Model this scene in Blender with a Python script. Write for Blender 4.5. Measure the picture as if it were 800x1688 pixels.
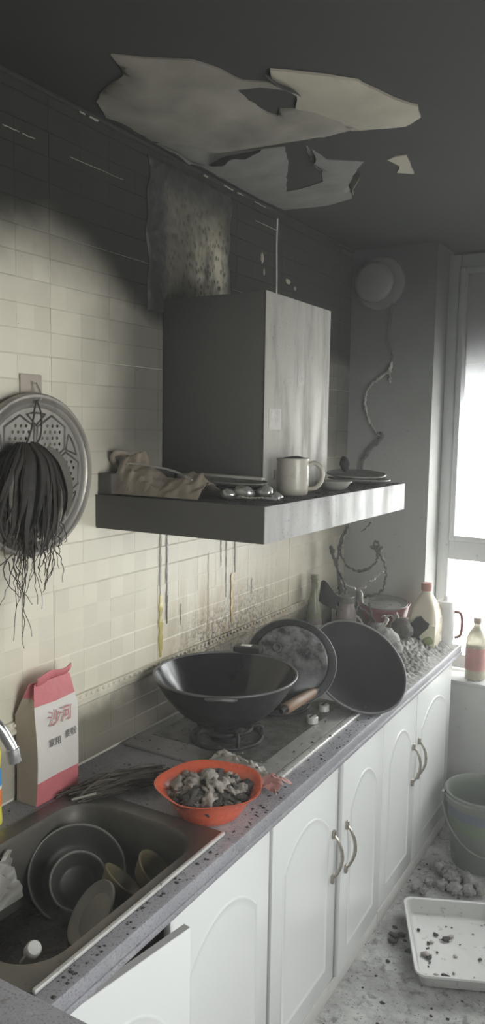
import bpy, bmesh, math, random
from mathutils import Vector, Matrix, noise
from mathutils.geometry import delaunay_2d_cdt

for o in list(bpy.data.objects):
    bpy.data.objects.remove(o, do_unlink=True)
SC = bpy.context.scene
COL = SC.collection
PI = math.pi
rnd = random.Random(7)

# ------------------------------------------------------------------ camera
cam_d = bpy.data.cameras.new('camera')
cam_d.sensor_fit = 'VERTICAL'
cam_d.sensor_height = 36.0
cam_d.lens = 1286.76 * 36.0 / 1688.0
cam_d.clip_start = 0.02
cam = bpy.data.objects.new('camera', cam_d)
COL.objects.link(cam)
CAM = Vector((1.425, -1.493, 1.725))
yaw, pitch, roll = 0.5283, 0.1093, 0.015
fwd = Vector((-math.sin(yaw) * math.cos(pitch), math.cos(yaw) * math.cos(pitch), -math.sin(pitch)))
rt = fwd.cross(Vector((0, 0, 1))).normalized()
up = rt.cross(fwd)
r2 = rt * math.cos(roll) + up * math.sin(roll)
u2 = up * math.cos(roll) - rt * math.sin(roll)
mw = Matrix((r2, u2, -fwd)).transposed().to_4x4()
mw.translation = CAM
cam.matrix_world = mw
SC.camera = cam

# ------------------------------------------------------------------ sky, exposure
world = bpy.data.worlds.new('overcast_sky')
SC.world = world
world.use_nodes = True
bgn = world.node_tree.nodes['Background']
bgn.inputs['Color'].default_value = (0.985, 0.99, 0.975, 1)
bgn.inputs['Strength'].default_value = 10.5
vs = SC.view_settings
vs.view_transform = 'Standard'
vs.look = 'None'
vs.gamma = 1.0
vs.use_curve_mapping = False
vs.exposure = 0.12


def portal(loc, rot, sx, sy):
    l = bpy.data.lights.new('sky_portal', 'AREA')
    l.shape = 'RECTANGLE'; l.size = sx; l.size_y = sy
    l.cycles.is_portal = True
    o = bpy.data.objects.new('sky_portal', l)
    o.location = loc; o.rotation_euler = rot
    COL.objects.link(o)


portal((1.12, 2.2, 1.56), (-PI / 2, 0, 0), 1.46, 1.9)     # the window at the end

portal((2.28, -.45, 1.5), (0, PI / 2, 0), 1.1, 1.2)       # the added side window, unseen, brightens the near wall

# ------------------------------------------------------------------ materials


def nodes_of(name):
    m = bpy.data.materials.new(name)
    m.use_nodes = True
    nt = m.node_tree
    return m, nt, nt.nodes['Principled BSDF']


class NT:
    """small node-building helper"""
    def __init__(self, nt):
        self.nt = nt
        self.pos = self.n('ShaderNodeNewGeometry')
        self.xyz = self.n('ShaderNodeSeparateXYZ')
        self.l(self.pos.outputs['Position'], self.xyz.inputs[0])

    def n(self, t, **kw):
        nd = self.nt.nodes.new(t)
        for k, v in kw.items():
            setattr(nd, k, v)
        return nd

    def l(self, a, b):
        self.nt.links.new(a, b)

    def put(self, s, v):
        if hasattr(v, 'is_linked'):
            self.l(v, s)
        else:
            s.default_value = v

    def noise(self, scale, detail=4, rough=.6, vec=None, out='Fac', dist=0):
        nd = self.n('ShaderNodeTexNoise')
        nd.inputs['Scale'].default_value = scale
        nd.inputs['Detail'].default_value = detail
        nd.inputs['Roughness'].default_value = rough
        nd.inputs['Distortion'].default_value = dist
        self.l(vec if vec is not None else self.pos.outputs['Position'], nd.inputs['Vector'])
        return nd.outputs[out]

    def scaled(self, v):
        nd = self.n('ShaderNodeMapping')
        nd.inputs['Scale'].default_value = v
        self.l(self.pos.outputs['Position'], nd.inputs['Vector'])
        return nd.outputs[0]

    def voronoi(self, scale, vec=None, out='Distance'):
        nd = self.n('ShaderNodeTexVoronoi')
        nd.inputs['Scale'].default_value = scale
        self.l(vec if vec is not None else self.pos.outputs['Position'], nd.inputs['Vector'])
        return nd.outputs[out]

    def math(self, op, a, b=0.0, clamp=False):
        nd = self.n('ShaderNodeMath', operation=op, use_clamp=clamp)
        self.put(nd.inputs[0], a); self.put(nd.inputs[1], b)
        return nd.outputs[0]

    def ramp(self, v, a, b, lo=0.0, hi=1.0):
        nd = self.n('ShaderNodeMapRange', interpolation_type='SMOOTHSTEP')
        self.put(nd.inputs['Value'], v)
        self.put(nd.inputs['From Min'], a); self.put(nd.inputs['From Max'], b)
        self.put(nd.inputs['To Min'], lo); self.put(nd.inputs['To Max'], hi)
        return nd.outputs[0]

    def mix(self, f, a, b):
        nd = self.n('ShaderNodeMix', data_type='RGBA')
        self.put(nd.inputs[0], f)
        for i, v in ((6, a), (7, b)):
            if isinstance(v, tuple):
                v = (*v, 1) if len(v) == 3 else v
            self.put(nd.inputs[i], v)
        return nd.outputs[2]

    def bump(self, h, strength, dist=.01):
        nd = self.n('ShaderNodeBump')
        nd.inputs['Strength'].default_value = strength
        nd.inputs['Distance'].default_value = dist
        self.l(h, nd.inputs['Height'])
        return nd.outputs[0]


def M(name, col, rough=.6, metal=0, var=.15, scale=14, ash=0, ashcol=(.42, .41, .39), bump=0, bscale=60,
      speck=0, speckcol=(.02, .02, .02), speckscale=60, trans=0, alpha=1, streak=0, streakcol=(.06, .055, .05), coat=0, spec=.5, rvar=.1):
    m, nt, p = nodes_of(name)
    N = NT(nt)
    c1 = tuple(max(0, c * (1 - var)) for c in col)
    c2 = tuple(min(1, c * (1 + var)) for c in col)
    c = N.mix(N.noise(scale), c1, c2)
    if streak:
        s = N.noise(9, 5, .65, N.scaled((1.6, 1.6, .22)))
        c = N.mix(N.ramp(s, .5, .72, 0, streak), c, streakcol)
    if speck:
        v = N.noise(speckscale, 3, .7)
        c = N.mix(N.ramp(v, .62, .70, 0, speck), c, speckcol)
    if ash:
        nrm = N.n('ShaderNodeSeparateXYZ')
        N.l(N.pos.outputs['Normal'], nrm.inputs[0])
        upf = N.ramp(nrm.outputs[2], .25, .95)
        nz = N.ramp(N.noise(26, 6, .7), .35, .65)
        c = N.mix(N.math('MULTIPLY', N.math('MULTIPLY', upf, nz), ash), c, ashcol)
    N.l(c, p.inputs['Base Color'])
    p.inputs['Metallic'].default_value = metal
    rr = N.ramp(N.noise(scale * 2.3), .3, .7, max(.02, rough - rvar), min(1, rough + rvar))
    N.l(rr, p.inputs['Roughness'])
    p.inputs['Transmission Weight'].default_value = trans
    p.inputs['Alpha'].default_value = alpha
    p.inputs['Coat Weight'].default_value = coat
    p.inputs['Specular IOR Level'].default_value = spec
    if bump:
        N.l(N.bump(N.noise(bscale, 5, .65), bump), p.inputs['Normal'])
    return m


SOOT = (.018, .0178, .016)


def tile_wall_mat():
    m, nt, p = nodes_of('sooted_cream_tile')
    N = NT(nt)
    y, z = N.xyz.outputs[1], N.xyz.outputs[2]
    base = N.mix(N.noise(5, 3), (.66, .61, .49), (.75, .705, .59))
    cell = N.n('ShaderNodeTexWhiteNoise', noise_dimensions='2D')
    cmb = N.n('ShaderNodeCombineXYZ')
    N.l(N.math('FLOOR', N.math('MULTIPLY', N.math('ADD', y, .02), 1 / .05625)), cmb.inputs[0])
    N.l(N.math('FLOOR', N.math('MULTIPLY', N.math('SUBTRACT', z, .992), 1 / .06)), cmb.inputs[1])
    N.l(cmb.outputs[0], cell.inputs['Vector'])
    base = N.mix(N.ramp(cell.outputs['Value'], .2, .9, 0, .30), base, (.50, .465, .385))
    gf = N.math('MULTIPLY', N.ramp(y, .35, 1.0), N.ramp(z, 1.6, 1.35))
    base = N.mix(N.math('MULTIPLY', gf, N.ramp(N.noise(4, 5), .2, .7, .45, .75)), base, (.30, .275, .215))
    # grease film in vertical runs below the hood, brown splashes near the stove
    st = N.noise(7, 6, .7, N.scaled((1, 2.2, .35)))
    band = N.math('MULTIPLY', N.ramp(y, .25, .75), N.ramp(y, 1.55, 1.05))
    low = N.ramp(z, 1.38, .95)
    brown = N.math('MULTIPLY', N.math('MULTIPLY', band, low), N.ramp(st, .38, .62, 0, .85))
    base = N.mix(brown, base, (.30, .21, .10))
    sp = N.ramp(N.noise(70, 4, .75), .47, .56)
    spm = N.math('MULTIPLY', N.math('MULTIPLY', N.ramp(y, .45, .75), N.ramp(y, 1.4, .95)), N.ramp(N.math('ADD', z, N.math('MULTIPLY', N.noise(5, 3), .15)), 1.26, 1.04, 0, .95))
    base = N.mix(N.math('MULTIPLY', sp, spm), base, (.07, .06, .045))
    # baked grease on the wall strip under the moulding
    lowg = N.math('MULTIPLY', N.ramp(N.math('ADD', z, N.math('MULTIPLY', N.noise(6, 5), .12)), 1.06, .95), .85)
    lowg = N.math('MULTIPLY', lowg, N.ramp(y, -.42, .25, .55, 1.05))
    base = N.mix(lowg, base, (.13, .115, .09))
    # soot: thick under the ceiling, thinning downwards, lower around the hood; box shade painted in
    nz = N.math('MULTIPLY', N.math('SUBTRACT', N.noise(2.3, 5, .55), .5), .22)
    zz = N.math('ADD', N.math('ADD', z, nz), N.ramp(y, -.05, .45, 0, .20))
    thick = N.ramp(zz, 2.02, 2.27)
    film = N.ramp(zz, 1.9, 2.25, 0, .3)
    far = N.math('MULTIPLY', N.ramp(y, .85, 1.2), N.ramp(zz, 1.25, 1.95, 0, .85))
    soot_shade = N.math('MULTIPLY', N.math('MULTIPLY', N.ramp(N.math('ADD', y, nz), -.02, .34), N.ramp(y, .52, .44)), N.ramp(z, 1.40, 1.72, 0, .84))  # soot together with the hood box's shade, painted into the tile colour
    f = N.math('MAXIMUM', N.math('MAXIMUM', thick, film), N.math('MAXIMUM', far, soot_shade))
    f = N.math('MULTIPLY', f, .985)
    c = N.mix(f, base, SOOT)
    c = N.mix(N.ramp(N.noise(90, 2), .76, .79, 0, .7), c, (.03, .03, .028))
    N.l(c, p.inputs['Base Color'])
    N.l(N.ramp(f, 0, 1, .42, .85), p.inputs['Roughness'])
    N.l(N.ramp(f, 0, 1, .4, .08), p.inputs['Specular IOR Level'])
    N.l(N.bump(N.noise(35, 4), .06), p.inputs['Normal'])
    return m


def plaster_mat(name, clean, a, b, mx=.9, rough=.85, lo=(.022, .022, .020)):
    """painted plaster with a soot coat that thins towards the floor"""
    m, nt, p = nodes_of(name)
    N = NT(nt)
    z = N.xyz.outputs[2]
    base = N.mix(N.noise(4, 4), tuple(c * .93 for c in clean), clean)
    nz = N.math('MULTIPLY', N.math('SUBTRACT', N.noise(2.1, 6, .6), .5), .5)
    f = N.ramp(N.math('ADD', z, nz), a, b, 0, mx)
    c = N.mix(f, base, lo)
    c = N.mix(N.ramp(N.noise(34, 5, .7), .62, .72, 0, .35), c, (.05, .048, .045))
    N.l(c, p.inputs['Base Color'])
    p.inputs['Roughness'].default_value = rough
    p.inputs['Specular IOR Level'].default_value = .12
    N.l(N.bump(N.noise(45, 5), .08), p.inputs['Normal'])
    return m


def floor_mat():
    m, nt, p = nodes_of('ash_covered_floor')
    N = NT(nt)
    c = N.mix(N.ramp(N.noise(3.5, 6, .7), .3, .7), (.20, .20, .195), (.50, .50, .485))
    c = N.mix(N.ramp(N.noise(22, 6, .75, dist=.6), .50, .66, 0, .75), c, (.10, .10, .10))
    c = N.mix(N.ramp(N.noise(70, 4, .7), .60, .66, 0, .8), c, (.04, .04, .04))
    N.l(c, p.inputs['Base Color'])
    p.inputs['Roughness'].default_value = .8
    N.l(N.bump(N.noise(40, 6, .7), .35), p.inputs['Normal'])
    return m


def granite_mat():
    m, nt, p = nodes_of('grey_stone_worktop')
    N = NT(nt)
    c = N.mix(N.noise(9, 4), (.23, .228, .25), (.33, .325, .35))
    c = N.mix(N.ramp(N.noise(220, 2), .55, .65, 0, .6), c, (.08, .078, .085))
    c = N.mix(N.ramp(N.noise(26, 6, .75, dist=.5), .60, .70, 0, .75), c, (.07, .066, .064))
    c = N.mix(N.ramp(N.noise(11, 6, .7), .55, .72, 0, .6), c, (.42, .41, .39))
    N.l(c, p.inputs['Base Color'])
    p.inputs['Roughness'].default_value = .42
    N.l(N.bump(N.noise(90, 4, .7), .12), p.inputs['Normal'])
    return m


def steel_mat(name, col=(.55, .54, .51), rough=.34, streak=.55, soot_lo=None, metal=.5):
    m, nt, p = nodes_of(name)
    N = NT(nt)
    z = N.xyz.outputs[2]
    s = N.noise(8, 6, .65, N.scaled((1.4, 1.4, .3)))
    c = N.mix(N.noise(3, 4), tuple(v * .85 for v in col), col)
    f = N.ramp(s, .44, .70, 0, streak)
    if soot_lo:
        f = N.math('MAXIMUM', f, N.ramp(z, soot_lo[0], soot_lo[1], soot_lo[2], 0))
    c = N.mix(f, c, (.10, .095, .085))
    c = N.mix(N.ramp(N.noise(95, 3, .7), .63, .70, 0, .6), c, (.05, .045, .04))
    N.l(c, p.inputs['Base Color'])
    p.inputs['Metallic'].default_value = metal
    N.l(N.ramp(s, .35, .7, rough, rough + .3), p.inputs['Roughness'])
    return m


def pane_mat(name='sooted_window_glass', top=.99):
    m, nt, p = nodes_of(name)
    N = NT(nt)
    out = nt.nodes['Material Output']
    z = N.xyz.outputs[2]
    tr = N.n('ShaderNodeBsdfTransparent')
    tr.inputs[0].default_value = (.97, .98, .98, 1)
    gl = N.n('ShaderNodeBsdfGlossy')
    gl.inputs['Roughness'].default_value = .05
    di = N.n('ShaderNodeBsdfDiffuse')
    di.inputs['Color'].default_value = (.10, .10, .095, 1)
    m1 = N.n('ShaderNodeMixShader'); m1.inputs[0].default_value = .04
    N.l(tr.outputs[0], m1.inputs[1]); N.l(gl.outputs[0], m1.inputs[2])
    nz = N.math('MULTIPLY', N.math('SUBTRACT', N.noise(3, 2), .5), .10)
    t_ = N.math('SUBTRACT', 1.0, N.math('DIVIDE', N.math('SUBTRACT', N.math('ADD', z, nz), 1.75), .68, True), True)
    f = N.math('MULTIPLY', N.math('SUBTRACT', 1.0, N.math('POWER', t_, 3.0)), top)
    f = N.math('MAXIMUM', f, N.ramp(N.noise(30, 4, .7), .68, .74, 0, .5))
    m2 = N.n('ShaderNodeMixShader')
    N.l(f, m2.inputs[0]); N.l(m1.outputs[0], m2.inputs[1]); N.l(di.outputs[0], m2.inputs[2])
    N.l(m2.outputs[0], out.inputs['Surface'])
    return m


def blister_mat():
    m, nt, p = nodes_of('blistered_grease')
    N = NT(nt)
    y, z = N.xyz.outputs[1], N.xyz.outputs[2]
    c = N.mix(N.noise(6, 5), (.045, .042, .03), (.12, .11, .08))
    pale = N.math('MULTIPLY', N.ramp(y, .55, .68), N.ramp(z, 2.42, 2.22))
    pale = N.math('MULTIPLY', pale, N.ramp(N.noise(7, 5, .65, N.scaled((1, 1.8, .5))), .38, .6))
    c = N.mix(pale, c, (.36, .33, .25))
    v = N.voronoi(62, N.scaled((1, 1, .62)))
    c = N.mix(N.ramp(v, .42, .2, 0, .9), c, (.03, .028, .022))
    topf = N.ramp(N.math('ADD', z, N.math('MULTIPLY', N.noise(12, 4), .12)), 2.44, 2.52)
    sidef = N.math('MAXIMUM', N.ramp(y, .49, .43), N.ramp(y, .77, .83))
    c = N.mix(N.math('MULTIPLY', N.math('MAXIMUM', topf, sidef), .95), c, (.022, .022, .021))
    N.l(c, p.inputs['Base Color'])
    p.inputs['Roughness'].default_value = .5
    N.l(N.bump(v, .5, .004), p.inputs['Normal'])
    return m


def wood_mat():
    m, nt, p = nodes_of('scorched_wood')
    N = NT(nt)
    g = N.noise(30, 6, .7, N.scaled((6, .6, 6)))
    c = N.mix(g, (.055, .026, .014), (.33, .20, .12))
    N.l(c, p.inputs['Base Color'])
    p.inputs['Roughness'].default_value = .5
    return m


def glaze_mat(name, col, rough=.25):
    return M(name, col, rough, var=.12, scale=20, ash=.3, coat=.3)


MT = {}
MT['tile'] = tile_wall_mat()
MT['grout'] = plaster_mat('sooted_grout', (.62, .60, .52), 2.0, 2.35, .97)
MT['column'] = plaster_mat('sooted_wall_paint', (.40, .40, .38), 1.2, 2.5, .93)
MT['room'] = plaster_mat('pale_wall_paint', (.74, .74, .71), 1.7, 2.5, .9)
MT['sillwall'] = plaster_mat('dusty_low_wall', (.60, .60, .58), 5, 6, .5)
MT['ceiling'] = plaster_mat('soot_black_ceiling', (.034, .034, .032), 2.3, 2.75, .8)
MT['plaster'] = M('bared_plaster', (.235, .212, .168), .9, var=.35, scale=4.5, bump=.1)
MT['plaster3'] = M('tarnished_plaster', (.135, .124, .100), .9, var=.6, scale=5.5, bump=.1)
MT['plaster2'] = M('smoked_plaster', (.11, .107, .095), .9, var=.3, scale=8, bump=.2, speck=.6, speckscale=70, speckcol=(.09, .085, .075))
MT['flake'] = M('sooty_paint_flake', (.05, .05, .047), .9, var=.2)
MT['floor'] = floor_mat()
MT['granite'] = granite_mat()
MT['white'] = M('white_gloss_door', (.71, .72, .715), .22, var=.02, scale=3, speck=.06, speckcol=(.5, .49, .47), speckscale=60, coat=.1, rvar=.015)
MT['white_edge'] = M('grey_door_edge', (.36, .35, .34), .6, var=.1)
MT['plinth'] = M('dusty_plinth', (.52, .51, .49), .7, var=.15, speck=.3, speckcol=(.2, .19, .18), speckscale=25)
MT['carcass'] = M('dark_board', (.10, .095, .09), .8)
MT['steel'] = steel_mat('hood_steel', (.36, .345, .31), .6, .5, metal=.2)
MT['steel2'] = M('faded_sticker', (.30, .285, .255), .6, var=.35, scale=60)
MT['hoodside'] = steel_mat('dark_hood_steel', (.085, .081, .073), .5, .7, metal=.2)  # much darker than the box front; canopy sides, core, box, rail
MT['canopy'] = steel_mat('canopy_steel', (.38, .375, .365), .5, .10, metal=.3)
MT['soottop'] = M('sooty_hood_top', (.045, .043, .04), .85, var=.4, bump=.4, bscale=90, ash=.2)
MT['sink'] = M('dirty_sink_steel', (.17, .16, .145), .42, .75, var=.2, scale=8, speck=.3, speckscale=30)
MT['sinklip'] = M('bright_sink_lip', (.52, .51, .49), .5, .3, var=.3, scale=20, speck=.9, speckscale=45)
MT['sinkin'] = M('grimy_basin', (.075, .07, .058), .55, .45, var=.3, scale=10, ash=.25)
MT['sludge'] = M('black_sludge', (.022, .02, .018), .3, var=.4, bump=.5, bscale=30)
MT['hob'] = M('hob_steel', (.30, .29, .28), .42, .4, var=.15, scale=10, speck=.6, speckscale=40, ash=.35)
MT['hobdark'] = M('burnt_hob', (.075, .068, .06), .5, .3, var=.3, scale=10, ash=.25)
MT['hobrim'] = M('hob_rim_steel', (.70, .69, .67), .35, .5, var=.12, scale=20, speck=.25, speckscale=60)
MT['iron'] = M('black_iron', (.016, .016, .017), .5, .1, var=.3, scale=12, ash=.10, spec=.3)
MT['ironin'] = M('wok_inside_iron', (.016, .0165, .017), .6, 0, var=.25, scale=6, spec=.18)
MT['ironwet'] = M('oily_wok_iron', (.012, .0125, .014), .16, 0, var=.3, scale=7, spec=.5, rvar=.08)
MT['rimline'] = M('worn_iron_rim', (.11, .11, .11), .45, .3)
MT['lidglass'] = M('dusty_lid', (.03, .03, .03), .35, .1, var=.4, scale=9, ash=.9, ashcol=(.30, .30, .295))
MT['wood'] = wood_mat()
MT['knob'] = M('knob_grey', (.55, .54, .52), .4, .3, var=.1)
MT['tag'] = M('white_tag', (.78, .77, .72), .5, var=.05)
MT['chrome'] = M('dull_chrome', (.60, .60, .60), .22, .9, var=.1)
MT['handle'] = M('brushed_nickel', (.40, .37, .32), .32, .8, var=.15)
MT['steamer'] = M('steamer_steel', (.34, .32, .285), .45, .45, var=.2, scale=9, streak=.35)
MT['ridge'] = M('dark_steamer_ridge', (.10, .095, .085), .5, .4, var=.2)  # ridges coloured darker than the plate
MT['leaf'] = M('charred_leaf', (.024, .020, .016), .75, var=.6, scale=30)
MT['leaf2'] = M('scorched_leaf', (.10, .09, .075), .7, var=.4, scale=25)
MT['root'] = M('dried_root', (.05, .042, .034), .8, var=.4)
MT['bagwhite'] = M('flour_sack_white', (.60, .57, .525), .55, var=.06, scale=16, speck=.15, speckcol=(.45, .36, .30), speckscale=14, bump=.15, bscale=25)
MT['bagside'] = M('flour_sack_side', (.42, .36, .30), .6, var=.08, scale=14, bump=.2, bscale=20)
MT['bagred'] = M('flour_sack_red', (.52, .15, .165), .5, var=.15, scale=22, bump=.25, bscale=25)
MT['inkred'] = M('red_ink', (.52, .20, .21), .6, var=.1)
MT['inkgrey'] = M('grey_ink', (.17, .16, .16), .6, var=.2)
MT['bowlred'] = M('red_plastic', (.70, .13, .065), .32, var=.06, scale=10, ash=.0, speck=.05, speckcol=(.15, .05, .03), speckscale=40)
MT['scrap'] = M('ash_grey_scrap', (.30, .27, .235), .85, var=.45, scale=35, bump=.5, bscale=50)
MT['scrapdark'] = M('charred_scrap', (.07, .062, .055), .85, var=.5, scale=35, bump=.5)
MT['twig'] = M('burnt_stalk', (.10, .085, .068), .85, var=.6, scale=35)
MT['film'] = M('smoked_plastic_film', (.27, .225, .175), .4, var=.3, scale=16, bump=.4, bscale=28)
MT['film2'] = M('dusty_packet', (.34, .315, .28), .45, var=.3, scale=22, bump=.4, bscale=30, speck=.6, speckscale=45)
MT['filmpink'] = M('pink_packet_print', (.48, .26, .24), .45, var=.3, scale=22, bump=.4, bscale=30)
MT['filmgreen'] = M('green_packet_print', (.08, .16, .07), .45, var=.3, scale=22)
MT['mug'] = M('smoked_cream_glaze', (.38, .355, .30), .3, var=.12, scale=7, streak=.35, streakcol=(.25, .22, .17))
MT['dark'] = M('char_black', (.02, .02, .02), .9, var=.4)
MT['plate'] = M('smoked_plate', (.17, .165, .15), .35, var=.25, scale=14, ash=.3)
MT['bowlgreen'] = M('dirty_enamel', (.055, .056, .048), .4, .1, var=.25, scale=9)
MT['bowlyellow'] = M('dirty_yellow_glaze', (.17, .145, .08), .45, var=.2, scale=14)
MT['bowlwhite'] = M('dirty_white_glaze', (.26, .25, .225), .45, var=.15, scale=12)
MT['plug'] = M('grey_plastic', (.50, .49, .47), .5, var=.1)
MT['pvc'] = plaster_mat('window_frame_pvc', (.72, .73, .72), 1.2, 2.45, .82, .45)
MT['pane'] = pane_mat()
MT['clearpane'] = pane_mat('clear_window_glass', .1)
MT['blister'] = blister_mat()
MT['fan'] = M('smoked_fan_cover', (.12, .117, .108), .5, var=.15, scale=6)
MT['wire'] = M('burnt_cable', (.09, .085, .08), .8, var=.6, scale=40, bump=.6)
MT['copper'] = M('bared_wire', (.45, .43, .39), .5, .5, var=.3, scale=30)
MT['ash'] = M('grey_ash', (.30, .295, .28), .95, var=.6, scale=45, bump=.8, bscale=70, speck=.7, speckcol=(.06, .058, .055), speckscale=55)
MT['chip'] = M('char_chip', (.035, .033, .032), .9, var=.5)
MT['glass'] = M('sooted_green_glass', (.20, .20, .14), .3, var=.35, scale=14, streak=.5)
MT['jar'] = M('smoked_jar', (.24, .20, .19), .35, var=.25, scale=12, ash=.4)
MT['jug'] = M('oil_jug_plastic', (.66, .60, .48), .35, var=.08, scale=8, speck=.2, speckcol=(.3, .27, .2), speckscale=20)
MT['cap'] = M('faded_red_cap', (.42, .20, .165), .45, var=.12)
MT['label'] = M('pale_label', (.70, .67, .50), .5, var=.12, scale=24)
MT['leafgreen'] = M('label_green', (.30, .34, .14), .5, var=.2)
MT['canister'] = M('white_enamel', (.72, .71, .70), .35, var=.06)
MT['redplastic'] = M('dull_red_plastic', (.24, .085, .078), .45, var=.15, ash=.5)
MT['bottle'] = M('clear_bottle', (.50, .47, .36), .2, var=.1, trans=.35)
MT['pinklabel'] = M('pink_label', (.42, .20, .185), .5, var=.1)
MT['cap_brown'] = M('brown_cap', (.24, .18, .14), .5)
MT['bucket'] = M('dull_green_plastic', (.15, .165, .145), .45, var=.15, scale=7, ash=.3, streak=.3, streakcol=(.12, .12, .11))
MT['bucketblue'] = M('bucket_print_blue', (.12, .13, .165), .5, var=.15)
MT['bucketgreen'] = M('bucket_print_green', (.13, .17, .115), .5, var=.15)
MT['tray'] = M('white_enamel_tray', (.46, .46, .445), .4, var=.08, scale=8, speck=.5, speckcol=(.12, .12, .11), speckscale=28)
MT['yellow'] = M('yellow_plastic', (.78, .72, .10), .3, var=.06)
MT['blue'] = M('blue_print', (.05, .30, .62), .4)
MT['orange'] = M('orange_print', (.80, .22, .05), .4)
MT['silver'] = M('foil', (.55, .54, .52), .3, .7, var=.2)
MT['yellowstain'] = M('dried_oil_run', (.46, .39, .13), .25, var=.2, scale=30)
MT['brownstain'] = M('brown_oil_run', (.36, .25, .11), .3, var=.35, scale=30)
MT['blackstain'] = M('black_grease_run', (.035, .03, .024), .3, var=.4, scale=40)
MT['caulk'] = M('pale_caulk', (.42, .41, .37), .8, var=.3, scale=30)
MT['trim'] = MT['tile']

# ------------------------------------------------------------------ mesh helpers


def link(o, parent=None):
    COL.objects.link(o)
    if parent is not None:
        o.parent = parent
    return o


def smooth_by_angle(me, ang=40):
    bm = bmesh.new(); bm.from_mesh(me)
    bmesh.ops.recalc_face_normals(bm, faces=bm.faces)
    for f in bm.faces:
        f.smooth = True
    lim = math.radians(ang)
    for e in bm.edges:
        if len(e.link_faces) == 2:
            if e.calc_face_angle(0) > lim:
                e.smooth = False
        else:
            e.smooth = True
    bm.to_mesh(me); bm.free()


class MB:
    def __init__(self):
        self.v = []; self.f = []; self.mi = []

    def add(self, vs, fs, T=None, mi=0):
        b = len(self.v)
        for p in vs:
            p = Vector(p)
            self.v.append(tuple(T @ p) if T is not None else tuple(p))
        for f in fs:
            self.f.append([b + i for i in f]); self.mi.append(mi)
        return self

    def box(self, c, s, T=None, bev=0, mi=0):
        cx, cy, cz = c; sx, sy, sz = (a / 2 for a in s)
        if bev <= 0:
            vs = [(cx + i * sx, cy + j * sy, cz + k * sz) for i in (-1, 1) for j in (-1, 1) for k in (-1, 1)]
            fs = [(0, 1, 3, 2), (4, 6, 7, 5), (0, 4, 5, 1), (2, 3, 7, 6), (0, 2, 6, 4), (1, 5, 7, 3)]
            return self.add(vs, fs, T, mi)
        bm = bmesh.new()
        bmesh.ops.create_cube(bm, size=1)
        for v in bm.verts:
            v.co = Vector((v.co.x * s[0] + cx, v.co.y * s[1] + cy, v.co.z * s[2] + cz))
        bmesh.ops.bevel(bm, geom=list(bm.edges), offset=bev, segments=2, affect='EDGES', profile=.5)
        bm.verts.index_update()
        self.add([v.co.copy() for v in bm.verts], [[v.index for v in f.verts] for f in bm.faces], T, mi)
        bm.free()
        return self

    def bb(self, x0, x1, y0, y1, z0, z1, T=None, bev=0, mi=0):
        return self.box(((x0 + x1) / 2, (y0 + y1) / 2, (z0 + z1) / 2), (x1 - x0, y1 - y0, z1 - z0), T, bev, mi)

    def lathe(self, prof, n=32, T=None, mi=0, rfun=None, cap0=True, cap1=True):
        vs = []; fs = []
        for (r, z) in prof:
            for k in range(n):
                a = 2 * PI * k / n
                q = r * (rfun(a, z) if rfun else 1)
                vs.append((q * math.cos(a), q * math.sin(a), z))
        m = len(prof)
        for i in range(m - 1):
            for k in range(n):
                k2 = (k + 1) % n
                fs.append((i * n + k, i * n + k2, (i + 1) * n + k2, (i + 1) * n + k))
        if cap0:
            fs.append(tuple(range(n - 1, -1, -1)))
        if cap1:
            fs.append(tuple((m - 1) * n + k for k in range(n)))
        return self.add(vs, fs, T, mi)

    def tube(self, path, r, n=8, T=None, mi=0, flat=1.0, ref=None):
        path = [Vector(p) for p in path]
        m = len(path)
        rs = r if isinstance(r, (list, tuple)) else [r] * m
        vs = []; fs = []
        prev = None
        for i, p in enumerate(path):
            t = (path[min(i + 1, m - 1)] - path[max(i - 1, 0)])
            if t.length < 1e-9:
                t = Vector((0, 0, 1))
            t.normalize()
            if prev is None:
                a = Vector(ref) if ref else (Vector((0, 0, 1)) if abs(t.z) < .9 else Vector((1, 0, 0)))
            else:
                a = prev
            a = (a - t * a.dot(t))
            if a.length < 1e-6:
                a = t.orthogonal()
            a.normalize()
            prev = a
            b = t.cross(a)
            for k in range(n):
                w = 2 * PI * k / n
                vs.append(p + a * (math.cos(w) * rs[i] * flat) + b * (math.sin(w) * rs[i]))
        for i in range(m - 1):
            for k in range(n):
                k2 = (k + 1) % n
                fs.append((i * n + k, i * n + k2, (i + 1) * n + k2, (i + 1) * n + k))
        fs.append(tuple(range(n - 1, -1, -1)))
        fs.append(tuple((m - 1) * n + k for k in range(n)))
        return self.add(vs, fs, T, mi)

    def prism(self, poly, h, T=None, mi=0):
        """poly in local xy, extruded from 0 to h along z"""
        n = len(poly)
        vs = [(x, y, 0) for x, y in poly] + [(x, y, h) for x, y in poly]
        fs = [tuple(range(n - 1, -1, -1)), tuple(range(n, 2 * n))]
        fs += [(i, (i + 1) % n, n + (i + 1) % n, n + i) for i in range(n)]
        return self.add(vs, fs, T, mi)

    def build(self, name, mats, parent=None, smooth=35, loc=None, kind=None):
        me = bpy.data.meshes.new(name)
        me.from_pydata(self.v, [], self.f)
        if not isinstance(mats, (list, tuple)):
            mats = [mats]
        for m in mats:
            me.materials.append(m)
        if len(mats) > 1:
            me.polygons.foreach_set('material_index', self.mi)
        me.update()
        if smooth:
            smooth_by_angle(me, smooth)
        o = bpy.data.objects.new(name, me)
        if loc:
            o.location = loc
        if kind:
            o['kind'] = kind
        return link(o, parent)


def tag(o, label, cat, group=None, kind=None):
    o['label'] = label
    o['category'] = cat
    if group: o['group'] = group
    if kind: o['kind'] = kind
    return o


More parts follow.
